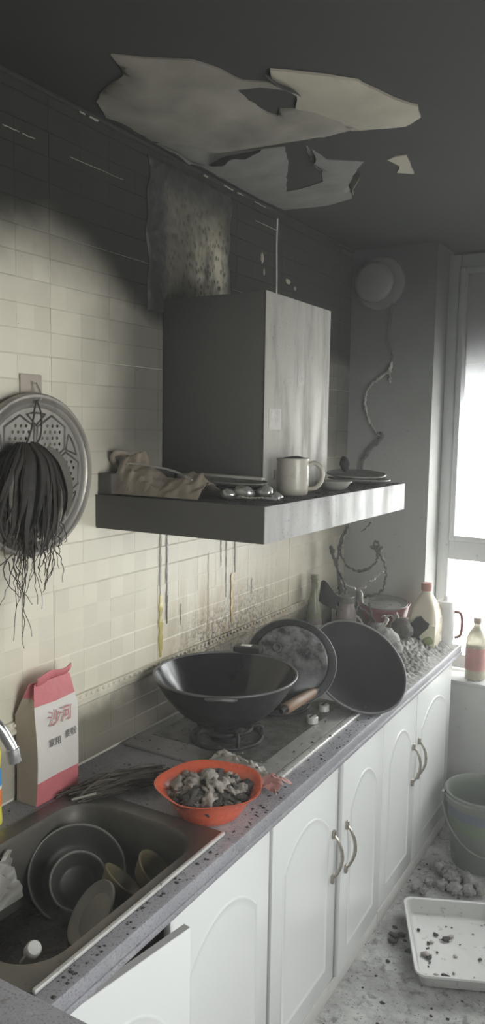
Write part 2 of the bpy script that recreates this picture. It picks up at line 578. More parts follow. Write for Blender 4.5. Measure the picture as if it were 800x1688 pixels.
def thing(name, label, cat, loc=(0, 0, 0), rot=(0, 0, 0), group=None):
    o = bpy.data.objects.new(name, None)
    o.empty_display_size = .05
    o.location = loc
    if isinstance(rot, Matrix):
        o.rotation_euler = rot.to_euler()
    else:
        o.rotation_euler = rot
    link(o)
    return tag(o, label, cat, group)


def axis_rot(n, xref=(1, 0, 0)):
    """rotation matrix taking local z to n"""
    z = Vector(n).normalized()
    x = Vector(xref) - z * Vector(xref).dot(z)
    x.normalize()
    y = z.cross(x)
    return Matrix((x, y, z)).transposed()


def catmull(pts, k=6):
    pts = [Vector(p) for p in pts]
    out = []
    for i in range(len(pts) - 1):
        p0 = pts[max(i - 1, 0)]; p1 = pts[i]; p2 = pts[i + 1]; p3 = pts[min(i + 2, len(pts) - 1)]
        for j in range(k):
            t = j / k
            out.append(.5 * ((2 * p1) + (p2 - p0) * t + (2 * p0 - 5 * p1 + 4 * p2 - p3) * t * t + (3 * p1 - p0 - 3 * p2 + p3) * t ** 3))
    out.append(pts[-1])
    return out


def lump_mesh(name, r, sx, sy, sz, mat, seed, sub=2, amp=.35, freq=1.6):
    bm = bmesh.new()
    bmesh.ops.create_icosphere(bm, subdivisions=sub, radius=1)
    off = Vector((seed * 3.7, seed * 1.3, seed * 2.1))
    for v in bm.verts:
        d = 1 + amp * noise.noise(v.co * freq + off) + amp * .5 * noise.noise(v.co * freq * 2.6 + off)
        v.co = Vector((v.co.x * sx, v.co.y * sy, v.co.z * sz)) * (r * d)
    zmin = min(v.co.z for v in bm.verts)
    for v in bm.verts:
        v.co.z -= zmin
    me = bpy.data.meshes.new(name)
    bm.to_mesh(me); bm.free()
    me.materials.append(mat)
    for p in me.polygons:
        p.use_smooth = True
    return me


def sheet(name, mat, fn, nu, nv, parent=None, thick=.0015, loc=None, mats=None, mfun=None):
    """thin solid sheet: fn(u, v) -> point"""
    g = [[Vector(fn(i / nu, j / nv)) for j in range(nv + 1)] for i in range(nu + 1)]
    mb = MB()
    vs = []; nr = []
    for i in range(nu + 1):
        for j in range(nv + 1):
            a = g[min(i + 1, nu)][j] - g[max(i - 1, 0)][j]
            b = g[i][min(j + 1, nv)] - g[i][max(j - 1, 0)]
            c = a.cross(b)
            nr.append(c.normalized() if c.length > 1e-12 else Vector((0, 0, 1)))
            vs.append(g[i][j])
    W = nv + 1
    top = [p + n * thick / 2 for p, n in zip(vs, nr)]
    bot = [p - n * thick / 2 for p, n in zip(vs, nr)]
    K = len(vs)
    fs = []; mi = []
    for i in range(nu):
        for j in range(nv):
            q = (i * W + j, (i + 1) * W + j, (i + 1) * W + j + 1, i * W + j + 1)
            m = mfun((i + .5) / nu, (j + .5) / nv) if mfun else 0
            fs.append(q); mi.append(m)
            fs.append(tuple(K + a for a in reversed(q))); mi.append(m)
    bd = [(i, 0) for i in range(nu)] + [(nu, j) for j in range(nv)] + [(i, nv) for i in range(nu, 0, -1)] + [(0, j) for j in range(nv, 0, -1)]
    idx = [i * W + j for i, j in bd]
    for a in range(len(idx)):
        b = (a + 1) % len(idx)
        fs.append((idx[b], idx[a], K + idx[a], K + idx[b])); mi.append(0)
    mb.v = [tuple(p) for p in top + bot]; mb.f = [list(f) for f in fs]; mb.mi = mi
    return mb.build(name, mats or mat, parent, smooth=60, loc=loc)


# ------------------------------------------------------------------ the room
H = 2.527
YC = 1.908          # front of the column and of the low wall under the window
YW = 2.12           # window plane

o = MB().bb(-.15, 2.4, -2.9, 2.4, -.1, 0).build('floor', MT['floor'], smooth=0)
tag(o, 'grey kitchen floor covered with ash and black crumbs', 'floor', kind='structure')
ceil = MB().bb(-.15, 2.4, -2.9, 2.4, H, H + .1).build('ceiling', MT['ceiling'], smooth=0)
tag(ceil, 'soot-blackened ceiling with peeling paint', 'ceiling', kind='structure')

wl = MB().bb(-.15, -.0004, -2.7, 2.3, 0, H).build('wall_left', MT['grout'], smooth=0)
tag(wl, 'cream embossed tile wall behind the counter, black with soot at the top', 'wall', kind='structure')
mb = MB().bb(-.007, .394, YC, 2.3, 0, H)
mb.bb(.394, 2.15, 2.16, 2.3, 2.5, H)
mb.bb(1.86, 2.15, YW - .05, 2.3, .60, 2.5)
o = mb.build('wall_back', MT['column'], smooth=0)
tag(o, 'soot-grey painted column and wall around the window', 'wall', kind='structure')
o = MB().bb(.394, 2.15, YC, 2.3, 0, .60).build('wall_under_window', MT['sillwall'], smooth=0)
tag(o, 'dusty grey low wall below the window', 'wall', kind='structure')
o = MB().bb(.396, 2.14, YC - .012, 2.06, .60, .618, bev=.004).build('trim_1', MT['sillwall'])
tag(o, 'dusty pale window sill slab on the low wall', 'window sill', kind='structure')
mb = MB().bb(2.15, 2.3, -2.7, -1.05, 0, H).bb(2.15, 2.3, .15, 2.3, 0, H).bb(2.15, 2.3, -1.05, .15, 0, .95).bb(2.15, 2.3, -1.05, .15, 2.05, H)
o = mb.build('wall_right', MT['room'], smooth=0)
tag(o, 'pale wall across the kitchen from the counter', 'wall', kind='structure')
mb = MB().bb(-.007, .97, -2.85, -2.7, 0, H).bb(1.93, 2.3, -2.85, -2.7, 0, H).bb(.97, 1.93, -2.85, -2.7, 2.1, H)
o = mb.build('wall_rear', MT['room'], smooth=0)
tag(o, 'pale wall with an added closed door behind the camera', 'wall', kind='structure')
dr = MB().bb(.972, 1.928, -2.79, -2.75, .003, 2.098, bev=.004).build('added_door', MT['room'])  # added to close the unseen rear doorway against light
tag(dr, 'pale unseen door added in the rear wall to shut out light', 'door', kind='structure')
MB().tube([(1.85, -2.75, 1.0), (1.85, -2.70, 1.0), (1.76, -2.70, 1.0)], .01, 10).build('handle', MT['chrome'], dr)
o = MB().bb(-.004, .010, -2.69, YC - .001, H - .014, H - .001, bev=.004).build('trim_2', MT['ceiling'])
tag(o, 'sooty narrow cornice strip between tiled wall and ceiling', 'cornice', kind='structure')

# ---- embossed tiles: 0.45 x 0.30, each with 4 x 5 pillowed bricks in relief
def tile_mesh(w, h, nc, nr, seed, plain=False):
    rr = random.Random(seed)
    mb = MB()
    g = .0005
    mb.bb(-.006, .0004, g, w - g, g, h - g)
    cw, ch = (w - 2 * g) / nc, (h - 2 * g) / nr
    for i in range(nc):
        for j in range(nr):
            y0, y1 = g + i * cw, g + (i + 1) * cw
            z0, z1 = g + j * ch, g + (j + 1) * ch
            d = .0017 + rr.uniform(-.0002, .0002)
            ty, tz = rr.uniform(-.0004, .0004), rr.uniform(.0003, .0009)
            if plain:
                ty = tz = 0
            e = .0040
            e2 = .0004
            vs = [(.0004, y0, z0), (.0004, y1, z0), (.0004, y1, z1), (.0004, y0, z1),
                  (d - ty - tz, y0 + e2, z0 + e2), (d + ty - tz, y1 - e2, z0 + e2), (d + ty + tz, y1 - e2, z1 - e), (d - ty + tz, y0 + e2, z1 - e)]
            fs = [(4, 5, 6, 7), (0, 1, 5, 4), (1, 2, 6, 5), (2, 3, 7, 6), (3, 0, 4, 7)]
            mb.add(vs, fs)
    me = bpy.data.meshes.new('tile')
    me.from_pydata(mb.v, [], mb.f)
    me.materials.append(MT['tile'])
    me.update()
    return me


TZ0 = .992
vars_ = [tile_mesh(.45, .30, 4, 5, 11 + k) for k in range(3)]
vtop = [tile_mesh(.45, H - TZ0 - 1.5 - .001, 4, 1, 31)]
vend = tile_mesh(YC - 1.78, .30, 1, 5, 41)
vlow = tile_mesh(.45, .958 - .792, 4, 3, 51, True)
ys = [-.92 + .45 * i for i in range(6)]
for i, y in enumerate(ys):
    for j in range(5):
        t = bpy.data.objects.new('tile', vars_[(i * 2 + j * 5 + (i * j) % 2) % 3])
        t.location = (0, y, TZ0 + .30 * j)
        link(t, wl)
    t = bpy.data.objects.new('tile', vtop[0]); t.location = (0, y, TZ0 + 1.5); link(t, wl)
    t = bpy.data.objects.new('tile', vlow); t.location = (0, y, .792); link(t, wl)
for j in range(5):
    t = bpy.data.objects.new('tile', vend); t.location = (0, 1.78, TZ0 + .30 * j); link(t, wl)

# ---- moulding strip with a beaded edge
tr = MB()
tr.add(*(lambda prof: ([(x, y, z) for y in (-2.69, YC - .002) for x, z in prof],
         [tuple(range(len(prof) - 1, -1, -1)), tuple(range(len(prof), 2 * len(prof)))] +
         [(i, (i + 1) % len(prof), len(prof) + (i + 1) % len(prof), len(prof) + i) for i in range(len(prof))]))
       ([(-.004, .958), (.010, .958), (.015, .963), (.015, .970), (.009, .975), (.008, .990), (-.004, .992)]))
trim = tr.build('trim_3', MT['tile'])
tag(trim, 'narrow beaded ceramic moulding strip along the tiled wall', 'moulding', kind='structure')
bd = MB()
y = -.6
while y < YC - .02:
    T = Matrix.Translation((.008, y, .9825)) @ Matrix.Diagonal((.006, .0075, .0055, 1))
    bd.lathe([(1, -.0), (.8, .6), (.3, .95)], 8, T @ Matrix.Rotation(PI / 2, 4, 'Y'))
    y += .024
bd.build('bead', MT['tile'], trim, kind='stuff')

# ---- blistered patch above the hood, a pale joint, oil runs
def blister_pt(u, v):
    y = .375 + .455 * u
    z = 2.06 + (H - .032 - 2.06) * v
    yy = y + .018 * noise.noise(Vector((3, v * 5, 1))) * (1 if 0 < u < 1 else 1)
    n = noise.noise(Vector((yy * 46, z * 36, 0)))
    x = .0065 + .0035 * n + .002 * noise.noise(Vector((yy * 18, z * 14, 4)))
    if u in (0, 1) or v in (0, 1):
        x = .003
    return (x, yy, z)


sheet('blistered_patch', MT['blister'], blister_pt, 70, 70, wl, thick=.002)
mb = MB()
mb.tube(catmull([(.004, 1.168, 2.1), (.005, 1.170, 2.25), (.004, 1.166, 2.4), (.005, 1.167, H - .03)]), .0045, 6, flat=.6)
mb.build('caulk_joint', MT['caulk'], wl)
for sy, sz, a, b in ((1.06, 2.31, .012, .02), (1.075, 2.275, .006, .012), (1.27, 2.275, .02, .01), (1.33, 2.26, .01, .008)):
    me = lump_mesh('bare_chip', 1, .0025, a, b, MT['plaster'], sy * 9, 2, .5)
    oo = bpy.data.objects.new('bare_chip', me); oo.location = (.002, sy, sz); link(oo, wl)


for y0_, y1_, z_, rr_ in ((-.17, -.12, 2.399, .0016), (-.11, -.07, 2.398, .0014), (.05, .26, 2.393, .0010), (.08, .10, 2.510, .002), (.118, .15, 2.510, .003),
                          (.655, .675, 2.512, .003), (.775, .83, 2.512, .0028), (.86, .90, 2.512, .002), (.98, 1.06, 2.511, .0018), (1.0, 1.165, 2.452, .0012)):
    MB().tube([(.006 if z_ < 2.5 else .012, y0_ + (y1_ - y0_) * k / 5, z_ + rnd.uniform(-.001, .001)) for k in range(6)],
              [rr_ * rnd.uniform(.6, 1.3) for k in range(6)], 6).build('bare_edge', MT['plaster'], wl)


def run_(y, z0, z1, w, mat, wob=.0008):
    pts = []
    rs = []
    n = 9
    for i in range(n):
        t = i / (n - 1)
        pts.append((.0035, y + wob * math.sin(i * 2.1 + y * 30), z0 + (z1 - z0) * t))
        rs.append(w * (.55 + .45 * abs(math.sin(i * 1.7 + y * 9))) * (1 if 0 < i < n - 1 else .5))
    MB().tube(catmull(pts, 3), [rs[min(k // 3, n - 1)] for k in range(len(catmull(pts, 3)))], 6, flat=.22, ref=(1, 0, 0)).build('grease_run', mat, wl)


run_(.445, 1.0, 1.20, .012, MT['yellowstain'])
run_(.443, 1.2, 1.41, .006, MT['caulk'], .001)
run_(.478, 1.10, 1.40, .006, MT['blackstain'])
run_(.555, 1.08, 1.15, .002, MT['blackstain'])
run_(.835, 1.12, 1.36, .003, MT['blackstain'])
run_(.878, 1.02, 1.2, .013, MT['brownstain'])
run_(.90, 1.2, 1.38, .009, MT['caulk'], .001)
run_(.80, 1.24, 1.34, .003, MT['blackstain'])
run_(1.02, 1.1, 1.16, .002, MT['blackstain'])
run_(.72, 1.02, 1.3, .002, MT['brownstain'])

# ---- ceiling: places where the paint came down
P1 = [(0.259, -0.094), (0.316, -0.044), (0.402, 0.013), (0.428, 0.076), (0.449, 0.154), (0.498, 0.192), (0.511, 0.244), (0.468, 0.202), (0.409, 0.189), (0.402, 0.26), (0.407, 0.344), (0.421, 0.377), (0.448, 0.339), (0.483, 0.358), (0.523, 0.388), (0.554, 0.471), (0.554, 0.552), (0.479, 0.561), (0.37, 0.555), (0.296, 0.548), (0.217, 0.546), (0.12, 0.534), (0.09, 0.451), (0.026, 0.363), (0.035, 0.217), (0.021, 0.173), (0.069, 0.081), (0.146, 0.024), (0.221, -0.001), (0.248, -0.055)]
P2 = [(0.531, 0.132), (0.568, 0.162), (0.632, 0.221), (0.683, 0.277), (0.716, 0.389), (0.742, 0.455), (0.761, 0.482), (0.746, 0.551), (0.693, 0.592), (0.646, 0.581), (0.554, 0.552), (0.551, 0.478), (0.52, 0.395), (0.487, 0.351), (0.523, 0.285), (0.52, 0.226), (0.511, 0.177)]
P3 = [(0.022, 0.387), (0.115, 0.384), (0.157, 0.459), (0.12, 0.534), (0.209, 0.559), (0.337, 0.581), (0.274, 0.724), (0.141, 0.97), (0.184, 0.969), (0.3, 0.926), (0.344, 0.825), (0.344, 0.749), (0.391, 0.61), (0.398, 0.741), (0.489, 0.806), (0.421, 0.899), (0.356, 1.006), (0.316, 1.14), (0.197, 1.189), (0.105, 1.177), (0.031, 1.165), (0.022, 1.024), (0.022, 0.874), (0.022, 0.785), (0.028, 0.608), (0.022, 0.527)]
P4 = [(0.558, 0.825), (0.585, 0.803), (0.623, 0.811), (0.585, 0.984), (0.543, 0.949), (0.572, 0.894)]


def inside(p, poly):
    c = False
    for i in range(len(poly)):
        a, b = poly[i], poly[i - 1]
        if (a[1] > p[1]) != (b[1] > p[1]) and p[0] < (b[0] - a[0]) * (p[1] - a[1]) / (b[1] - a[1]) + a[0]:
            c = not c
    return c


def cdt_patch(name, poly, z, th, mat, parent, wave, sag, step=.025):
    """irregular slab of plaster or paint with a wavy lower face"""
    pts = []
    n = len(poly)
    for i in range(n):
        a, b = Vector(poly[i]), Vector(poly[(i + 1) % n])
        k = max(1, int((b - a).length / .02))
        for j in range(k):
            q = a.lerp(b, j / k)
            w = .006 * noise.noise(Vector((q.x * 30, q.y * 30, 2)))
            pts.append(Vector((q.x + w, q.y + w * .7)))
    nb = len(pts)
    edges = [(i, (i + 1) % nb) for i in range(nb)]
    x0 = min(p.x for p in pts); x1 = max(p.x for p in pts)
    y0 = min(p.y for p in pts); y1 = max(p.y for p in pts)
    bp = [tuple(p) for p in pts]
    gx = x0
    while gx < x1:
        gy = y0
        while gy < y1:
            q = (gx + rnd.uniform(-.006, .006), gy + rnd.uniform(-.006, .006))
            if inside(q, bp) and min((Vector(q) - p).length for p in pts) > step * .4:
                pts.append(Vector(q))
            gy += step
        gx += step
    r = delaunay_2d_cdt(pts, edges, [], 1, 1e-6)
    V, F = r[0], r[2]
    lowz = []
    for p in V:
        d = min((p - q).length for q in pts[:nb])
        e = min(1, d / .05)
        lowz.append(z - th - e * (sag * (.5 + .5 * noise.noise(Vector((p.x * 7, p.y * 7, 9)))) + wave * (noise.noise(Vector((p.x * 13, p.y * 13, 3))))))
    K = len(V)
    vs = [(p.x, p.y, lz) for p, lz in zip(V, lowz)] + [(p.x, p.y, z + .001) for p in V]
    fs = [tuple(reversed(f)) for f in F]
    cnt = {}
    for f in F:
        for i in range(len(f)):
            a, b = f[i], f[(i + 1) % len(f)]
            cnt[(a, b)] = 1
    for (a, b) in list(cnt):
        if (b, a) not in cnt:
            fs.append((a, b, K + b, K + a))
    return MB().add(vs, fs).build(name, mat, parent, smooth=70)


cdt_patch('bared_plaster', P1, H, .004, MT['plaster3'], ceil, .008, .020)
cdt_patch('bared_plaster', P2, H, .006, MT['plaster'], ceil, .006, .016)
cdt_patch('bared_plaster', P3, H, .003, MT['plaster2'], ceil, .006, .010)
cdt_patch('bared_plaster', P4, H, .004, MT['plaster'], ceil, .004, .004)


def flap(pts, drop, curl, mat):
    path = catmull([(x, y, H) for x, y in pts], 5)
    n = len(path) - 1

    def fn(u, v):
        p = path[min(n, int(round(u * n)))]
        w = math.sin(PI * u) ** .6
        d = drop * w * (.7 + .5 * noise.noise(Vector((p.x * 20, p.y * 20, 1))))
        a = v * curl
        return (p.x + d * math.sin(a) * .8, p.y - d * (1 - math.cos(a)) * .5, H - .004 - d * v)
    sheet('paint_flap', mat, fn, n, 6, ceil, thick=.0016)


flap([(.03, .40), (.04, .47), (.03, .55), (.05, .60)], .035, 1.5, MT['plaster2'])
flap([(.06, .60), (.10, .58), (.143, .564), (.20, .57), (.27, .565)], .03, 1.3, MT['flake'])
flap([(.51, .14), (.515, .19), (.53, .24), (.53, .29)], .022, 1.2, MT['flake'])
flap([(.40, .62), (.385, .67), (.35, .74), (.345, .82)], .02, 1.2, MT['flake'])
flap([(.44, .90), (.37, 1.0), (.33, 1.1)], .02, 1.0, MT['plaster'])

# ------------------------------------------------------------------ window
win = thing('window_1', 'white plastic window with upper and lower panes, sooted at the top', 'window', (0, YW, 0))
win['kind'] = 'structure'
mb = MB()
mb.bb(.395, .450, -.04, .04, .64, 2.499, bev=.006)
mb.bb(1.80, 1.859, -.04, .04, .64, 2.499, bev=.006)
mb.bb(.450, 1.80, -.04, .04, 2.44, 2.499, bev=.006)
mb.bb(.450, 1.80, -.04, .04, .62, .685, bev=.006)
mb.build('window_frame', MT['pvc'], win)
MB().bb(.450, 1.80, -.045, .04, 1.128, 1.215, bev=.006).build('transom', MT['pvc'], win)
MB().bb(1.09, 1.15, -.04, .04, .685, 1.128, bev=.006).build('mullion', MT['pvc'], win)
for x0, x1 in ((.450, 1.12), (1.121, 1.80)):
    s = .026
    mb = MB()
    mb.bb(x0, x0 + s, -.055, .02, 1.215, 2.44, bev=.005).bb(x1 - s, x1, -.055, .02, 1.215, 2.44, bev=.005)
    mb.bb(x0 + s, x1 - s, -.055, .02, 1.215, 1.215 + s, bev=.005).bb(x0 + s, x1 - s, -.055, .02, 2.44 - s, 2.44, bev=.005)
    sash = mb.build('sash', MT['pvc'], win)
    MB().bb(x0 + s - .004, x1 - s + .004, -.012, -.007, 1.215 + s - .004, 2.44 - s + .004).build('pane', MT['pane'], sash, smooth=0)
MB().bb(.446, 1.094, -.012, -.007, .681, 1.132).build('pane', MT['pane'], win, smooth=0)
MB().bb(1.146, 1.804, -.012, -.007, .681, 1.132).build('pane', MT['pane'], win, smooth=0)

added_win = thing('added_window', 'plain white framed side window added unseen in the right wall for light', 'window', (2.22, 0, 0))  # added out of view to brighten the near tiled wall
added_win['kind'] = 'structure'
mb = MB().bb(-.03, .03, -1.049, -1.0, .951, 2.049, bev=.005).bb(-.03, .03, .10, .149, .951, 2.049, bev=.005)
mb.bb(-.03, .03, -1.0, .10, .951, 1.0, bev=.005).bb(-.03, .03, -1.0, .10, 2.0, 2.049, bev=.005)
mb.build('window_frame', MT['pvc'], added_win)
MB().bb(-.003, .003, -1.004, .104, .996, 2.004).build('pane', MT['clearpane'], added_win, smooth=0)

# ------------------------------------------------------------------ worktop and cabinets
ZC = .7875
XF = .5775
mb = MB()
SY0, SY1, SX0, SX1 = -.615, -.055, .125, .515      # cut-out for the sink
mb.bb(.002, XF, SY1, YC - .016, ZC - .036, ZC, bev=.005)
mb.bb(SX1, XF, -.639, SY1 + .01, ZC - .036, ZC, bev=.005)
mb.bb(.002, SX0, -.639, SY1 + .01, ZC - .036, ZC, bev=.003)
mb.bb(SX0 - .01, SX1 + .01, -.639, SY0, ZC - .036, ZC, bev=.003)
mb.bb(XF - .03, XF + .004, -.636, YC - .02, ZC - .045, ZC - .030, bev=.004)
o = mb.build('worktop', MT['granite'])
tag(o, 'long grey stone worktop littered with ash along the tiled wall', 'worktop')
mb = MB().bb(.002, .95, -1.22, -.641, ZC - .03, ZC + .012, bev=.004)
o = mb.build('worktop', MT['granite'])
tag(o, 'grey stone worktop corner at the near end of the sink', 'worktop')


def arch_poly(w, h, rise):
    """door panel outline, cathedral top; origin at lower left"""
    pts = [(0, 0), (w, 0), (w, h - rise)]
    sh = .10 * w
    pts.append((w - sh * .3, h - rise + .004))
    k = 12
    for i in range(k + 1):
        t = i / k
        x = w - sh - (w - 2 * sh) * t
        pts.append((x, h - rise + rise * math.sin(PI * (.08 + .84 * t)) ** .75))
    pts.append((sh * .3, h - rise + .004))
    pts.append((0, h - rise))
    return pts


def offset_poly(poly, d):
    n = len(poly)
    cx = sum(p[0] for p in poly) / n; cy = sum(p[1] for p in poly) / n
    xs = [p[0] for p in poly]; ys_ = [p[1] for p in poly]
    sx = (max(xs) - min(xs) - 2 * d) / (max(xs) - min(xs)); sy = (max(ys_) - min(ys_) - 2 * d) / (max(ys_) - min(ys_))
    mx, my = (max(xs) + min(xs)) / 2, (max(ys_) + min(ys_)) / 2
    return [(mx + (x - mx) * sx, my + (y - my) * sy) for x, y in poly]


def door(parent, y0, y1, z0, z1, hinge, ang=0, handle=None, push=0, label=None):
    """a moulded cabinet door; hinge 'near' (y0) or 'far' (y1); local origin at the hinge line"""
    w = y1 - y0
    h = z1 - z0
    hy = y0 if hinge == 'near' else y1
    sgn = 1 if hinge == 'near' else -1
    d = MB().bb(0, .018, min(0, sgn * w), max(0, sgn * w), 0, h, bev=.0025).build('door', MT['white'], parent)
    d.location = (XF - .012 - .018 + push, hy, z0)
    d.rotation_euler = (0, 0, math.radians(-ang * sgn))
    ya = min(0, sgn * w)
    MB().bb(.0012, .0168, ya + .002, ya + w - .002, h - .0002, h + .0012).build('edge_band', MT['white_edge'], d, smooth=0)
    # raised field with a cathedral-arched outline, standing in a shallow groove ring
    ml, mt = .058, .085
    pw, ph = w - 2 * ml, h - mt - .07
    poly = arch_poly(pw, ph, .075)
    rings = [(0, .018), (.003, .0200), (.006, .0203), (.010, .0184), (.022, .0196)]
    vs = []
    n = len(poly)
    for off, x in rings:
        for (a, b) in offset_poly(poly, off):
            vs.append((x, ya + ml + a, .06 + b))
    fs = []
    for i in range(len(rings) - 1):
        for k in range(n):
            k2 = (k + 1) % n
            fs.append((i * n + k, i * n + k2, (i + 1) * n + k2, (i + 1) * n + k))
    fs.append(tuple((len(rings) - 1) * n + k for k in range(n)))
    MB().add(vs, fs).build('door_panel', MT['white'], d, smooth=50)
    if handle is not None:
        hy_ = ya + (w - .032 if handle == 'far' else .032)
        zc = .52 - z0 - .055
        mb = MB()
        pts = []
        for i in range(13):
            t = i / 12
            pts.append((.020 + .028 * math.sin(PI * t) ** .7, hy_ + .006 * math.sin(PI * t), zc - .07 + .14 * t))
        mb.tube(pts, [.0038 + .0016 * math.sin(PI * i / 12) for i in range(13)], 10, ref=(0, 1, 0))
        for s in (-.07, .07):
            mb.box((.0225, hy_, zc + s), (.010, .014, .026), bev=.003)
        mb.build('handle', MT['handle'], d)
    return d


DZ0, DZ1 = .058, ZC - .045


def cabinet(y0, y1, label):
    c = thing('base_cabinet', label, 'cabinet', (0, 0, 0))
    t = .016
    mb = MB()
    xb = XF - .034
    mb.bb(.02, xb, y0, y0 + t, .055, ZC - .04).bb(.02, xb, y1 - t, y1, .055, ZC - .04)
    mb.bb(.02, xb, y0 + t, y1 - t, .055, .071).bb(.02, .03, y0 + t, y1 - t, .071, ZC - .04)
    mb.build('carcass', MT['carcass'], c, smooth=0)
    MB().bb(.05, XF - .012, y0, y1, 0, .053, bev=.002).build('plinth', MT['plinth'], c)
    return c


c = cabinet(-.638, .144, 'white sink cabinet with one door hanging open')
door(c, -.628, -.288, DZ0, DZ1, 'near', ang=9.0, push=.004)
door(c, -.284, .139, DZ0, DZ1, 'far')
c = cabinet(.147, .948, 'white cabinet under the hob with one door ajar')
door(c, .155, .566, DZ0, DZ1, 'near', handle='far', push=.001)
door(c, .574, .944, DZ0, DZ1, 'far', ang=1.6, handle='near', push=.003)
c = cabinet(.951, 1.79, 'white cabinet at the far end beside the bucket')
door(c, .954, 1.312, DZ0, DZ1, 'near', handle='far')
door(c, 1.316, 1.786, DZ0, DZ1, 'far', handle='near')
# corner unit under the near worktop
c = thing('corner_cabinet', 'white corner cabinet under the near end of the worktop', 'cabinet')
MB().bb(.02, .92, -1.20, -.68, .055, ZC - .031).build('carcass', MT['white'], c, smooth=0)
MB().bb(.02, .88, -1.20, -.70, 0, .054).build('plinth', MT['plinth'], c, smooth=0)

# ------------------------------------------------------------------ sink with dishes


def rrect(x0, x1, y0, y1, r, n=8):
    pts = []
    for cx, cy, a0 in ((x1 - r, y1 - r, 0), (x0 + r, y1 - r, PI / 2), (x0 + r, y0 + r, PI), (x1 - r, y0 + r, 1.5 * PI)):
        for k in range(n + 1):
            a = a0 + PI / 2 * k / n
            pts.append((cx + r * math.cos(a), cy + r * math.sin(a)))
    return pts


def loft(loops, close_last=True):
    n = len(loops[0])
    vs = [p for l in loops for p in l]
    fs = []
    for i in range(len(loops) - 1):
        for k in range(n):
            k2 = (k + 1) % n
            fs.append((i * n + k, i * n + k2, (i + 1) * n + k2, (i + 1) * n + k))
    if close_last:
        fs.append(tuple((len(loops) - 1) * n + k for k in range(n)))
    return vs, fs


sink = thing('kitchen_sink', 'grimy steel drop-in sink full of dirty dishes', 'sink', (0, 0, ZC))
def lp(x0, x1, y0, y1, r, z): return [(x, y, z) for x, y in rrect(x0, x1, y0, y1, r)]
L = [lp(.098, .540, -.637, -.030, .02, .0005), lp(.098, .540, -.637, -.030, .02, .005), lp(.104, .534, -.631, -.036, .02, .0075),
     lp(.140, .508, -.607, -.075, .085, .0045)]
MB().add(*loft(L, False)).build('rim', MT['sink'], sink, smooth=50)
L = [lp(.140, .508, -.607, -.075, .085, .0045), lp(.146, .502, -.601, -.081, .082, -.004), lp(.155, .494, -.592, -.090, .078, -.08),
     lp(.165, .484, -.582, -.100, .07, -.165), lp(.185, .464, -.562, -.12, .06, -.185)]
vs, fs = loft(L)
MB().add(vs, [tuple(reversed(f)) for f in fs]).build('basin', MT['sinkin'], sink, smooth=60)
MB().bb(.532, .541, -.632, -.034, .001, .010, bev=.003).build('front_lip', MT['sinklip'], sink)
L = [[(x, y, -.150 + .006 * noise.noise(Vector((x * 20, y * 20, 1)))) for x, y in rrect(.170, .480, -.575, -.106, .07)]]
MB().add(*loft(L)).build('dirty_water', MT['sludge'], sink, smooth=0)


def bowl_prof(r, h, base, t=.004, flare=1.6):
    out = []
    k = 9
    for i in range(k + 1):
        u = i / k
        out.append((base + (r - base) * u ** (1 / flare), h * u))
    inn = [(max(.001, p[0] - t), p[1] + (t if i < 2 else 0)) for i, p in enumerate(out)]
    prof = [(.001, 0), (base * .8, 0)] + out + [(r - t * .4, h + t * .5)] + [(a, b) for a, b in reversed(inn[1:])] + [(inn[0][0] * .6, t + .001), (.001, t)]
    return prof


def dish(name, label, cat, loc, n, r, h, base, mat, group=None, seg=40, rimmat=None, flare=1.6, t=.004):
    R = axis_rot(n)
    d = thing(name, label, cat, loc, R, group)
    MB().lathe(bowl_prof(r, h, base, t, flare), seg, cap0=True, cap1=True).build('body', mat, d, smooth=50)
    ring = [(r * math.cos(a), r * math.sin(a), h) for a in [2 * PI * k / seg for k in range(seg + 1)]]
    MB().tube(ring, t * .75, 6).build('rim', rimmat or mat, d, smooth=60)
    return d


dish('wash_basin', 'large dark dirty bowl leaning in the sink with a smaller bowl inside', 'bowl', (.222, -.185, .656), (.50, -.46, .73), .110, .052, .06, MT['bowlgreen'], rimmat=MT['plate'])
dish('bowl', 'smaller dark bowl lying inside the large bowl in the sink', 'bowl', (.268, -.232, .682), (.54, -.50, .68), .062, .042, .03, MT['bowlgreen'], rimmat=MT['plate'])
dish('bowl', 'dirty yellowish bowl on edge at the far corner of the sink', 'bowl', (.395, -.150, .690), (.62, .30, .72), .050, .04, .026, MT['bowlyellow'])
dish('bowl', 'dirty yellowish bowl tilted between the white plate and the other yellow bowl', 'bowl', (.370, -.235, .685), (.40, .55, .73), .055, .045, .026, MT['bowlyellow'])
dish('plate', 'grimy white plate standing on edge at the front of the sink', 'plate', (.385, -.305, .690), (-.435, -.61, .68), .068, .012, .04, MT['bowlwhite'])
pl = thing('drain_plug', 'small grey plug knob sticking up at the near edge of the sink', 'plug', (.402, -.527, .728), axis_rot((.62, -.2, .75)))
MB().lathe([(.006, 0), (.006, .05), (.013, .052), (.0145, .056), (.0145, .072), (.012, .076), (.002, .077)], 20).build('knob', MT['plug'], pl)
MB().lathe([(.003, -.04), (.003, 0)], 8).build('rod', MT['chrome'], pl)


def rag_fn(u, v):
    w = noise.noise(Vector((u * 5, v * 5, 2)))
    return (.158 + .045 * u + .010 * w, -.50 + .165 * v + .02 * noise.noise(Vector((u * 7, v * 4, 8))), .690 + .085 * (1 - u) ** .8 + .010 * math.sin(v * 27) * (1 - u) + .008 * w)


o = sheet('dish_cloth', MT['bowlwhite'], rag_fn, 16, 20, None, thick=.004)
tag(o, 'stiff grey rag hanging over the wall-side edge of the sink', 'cloth')

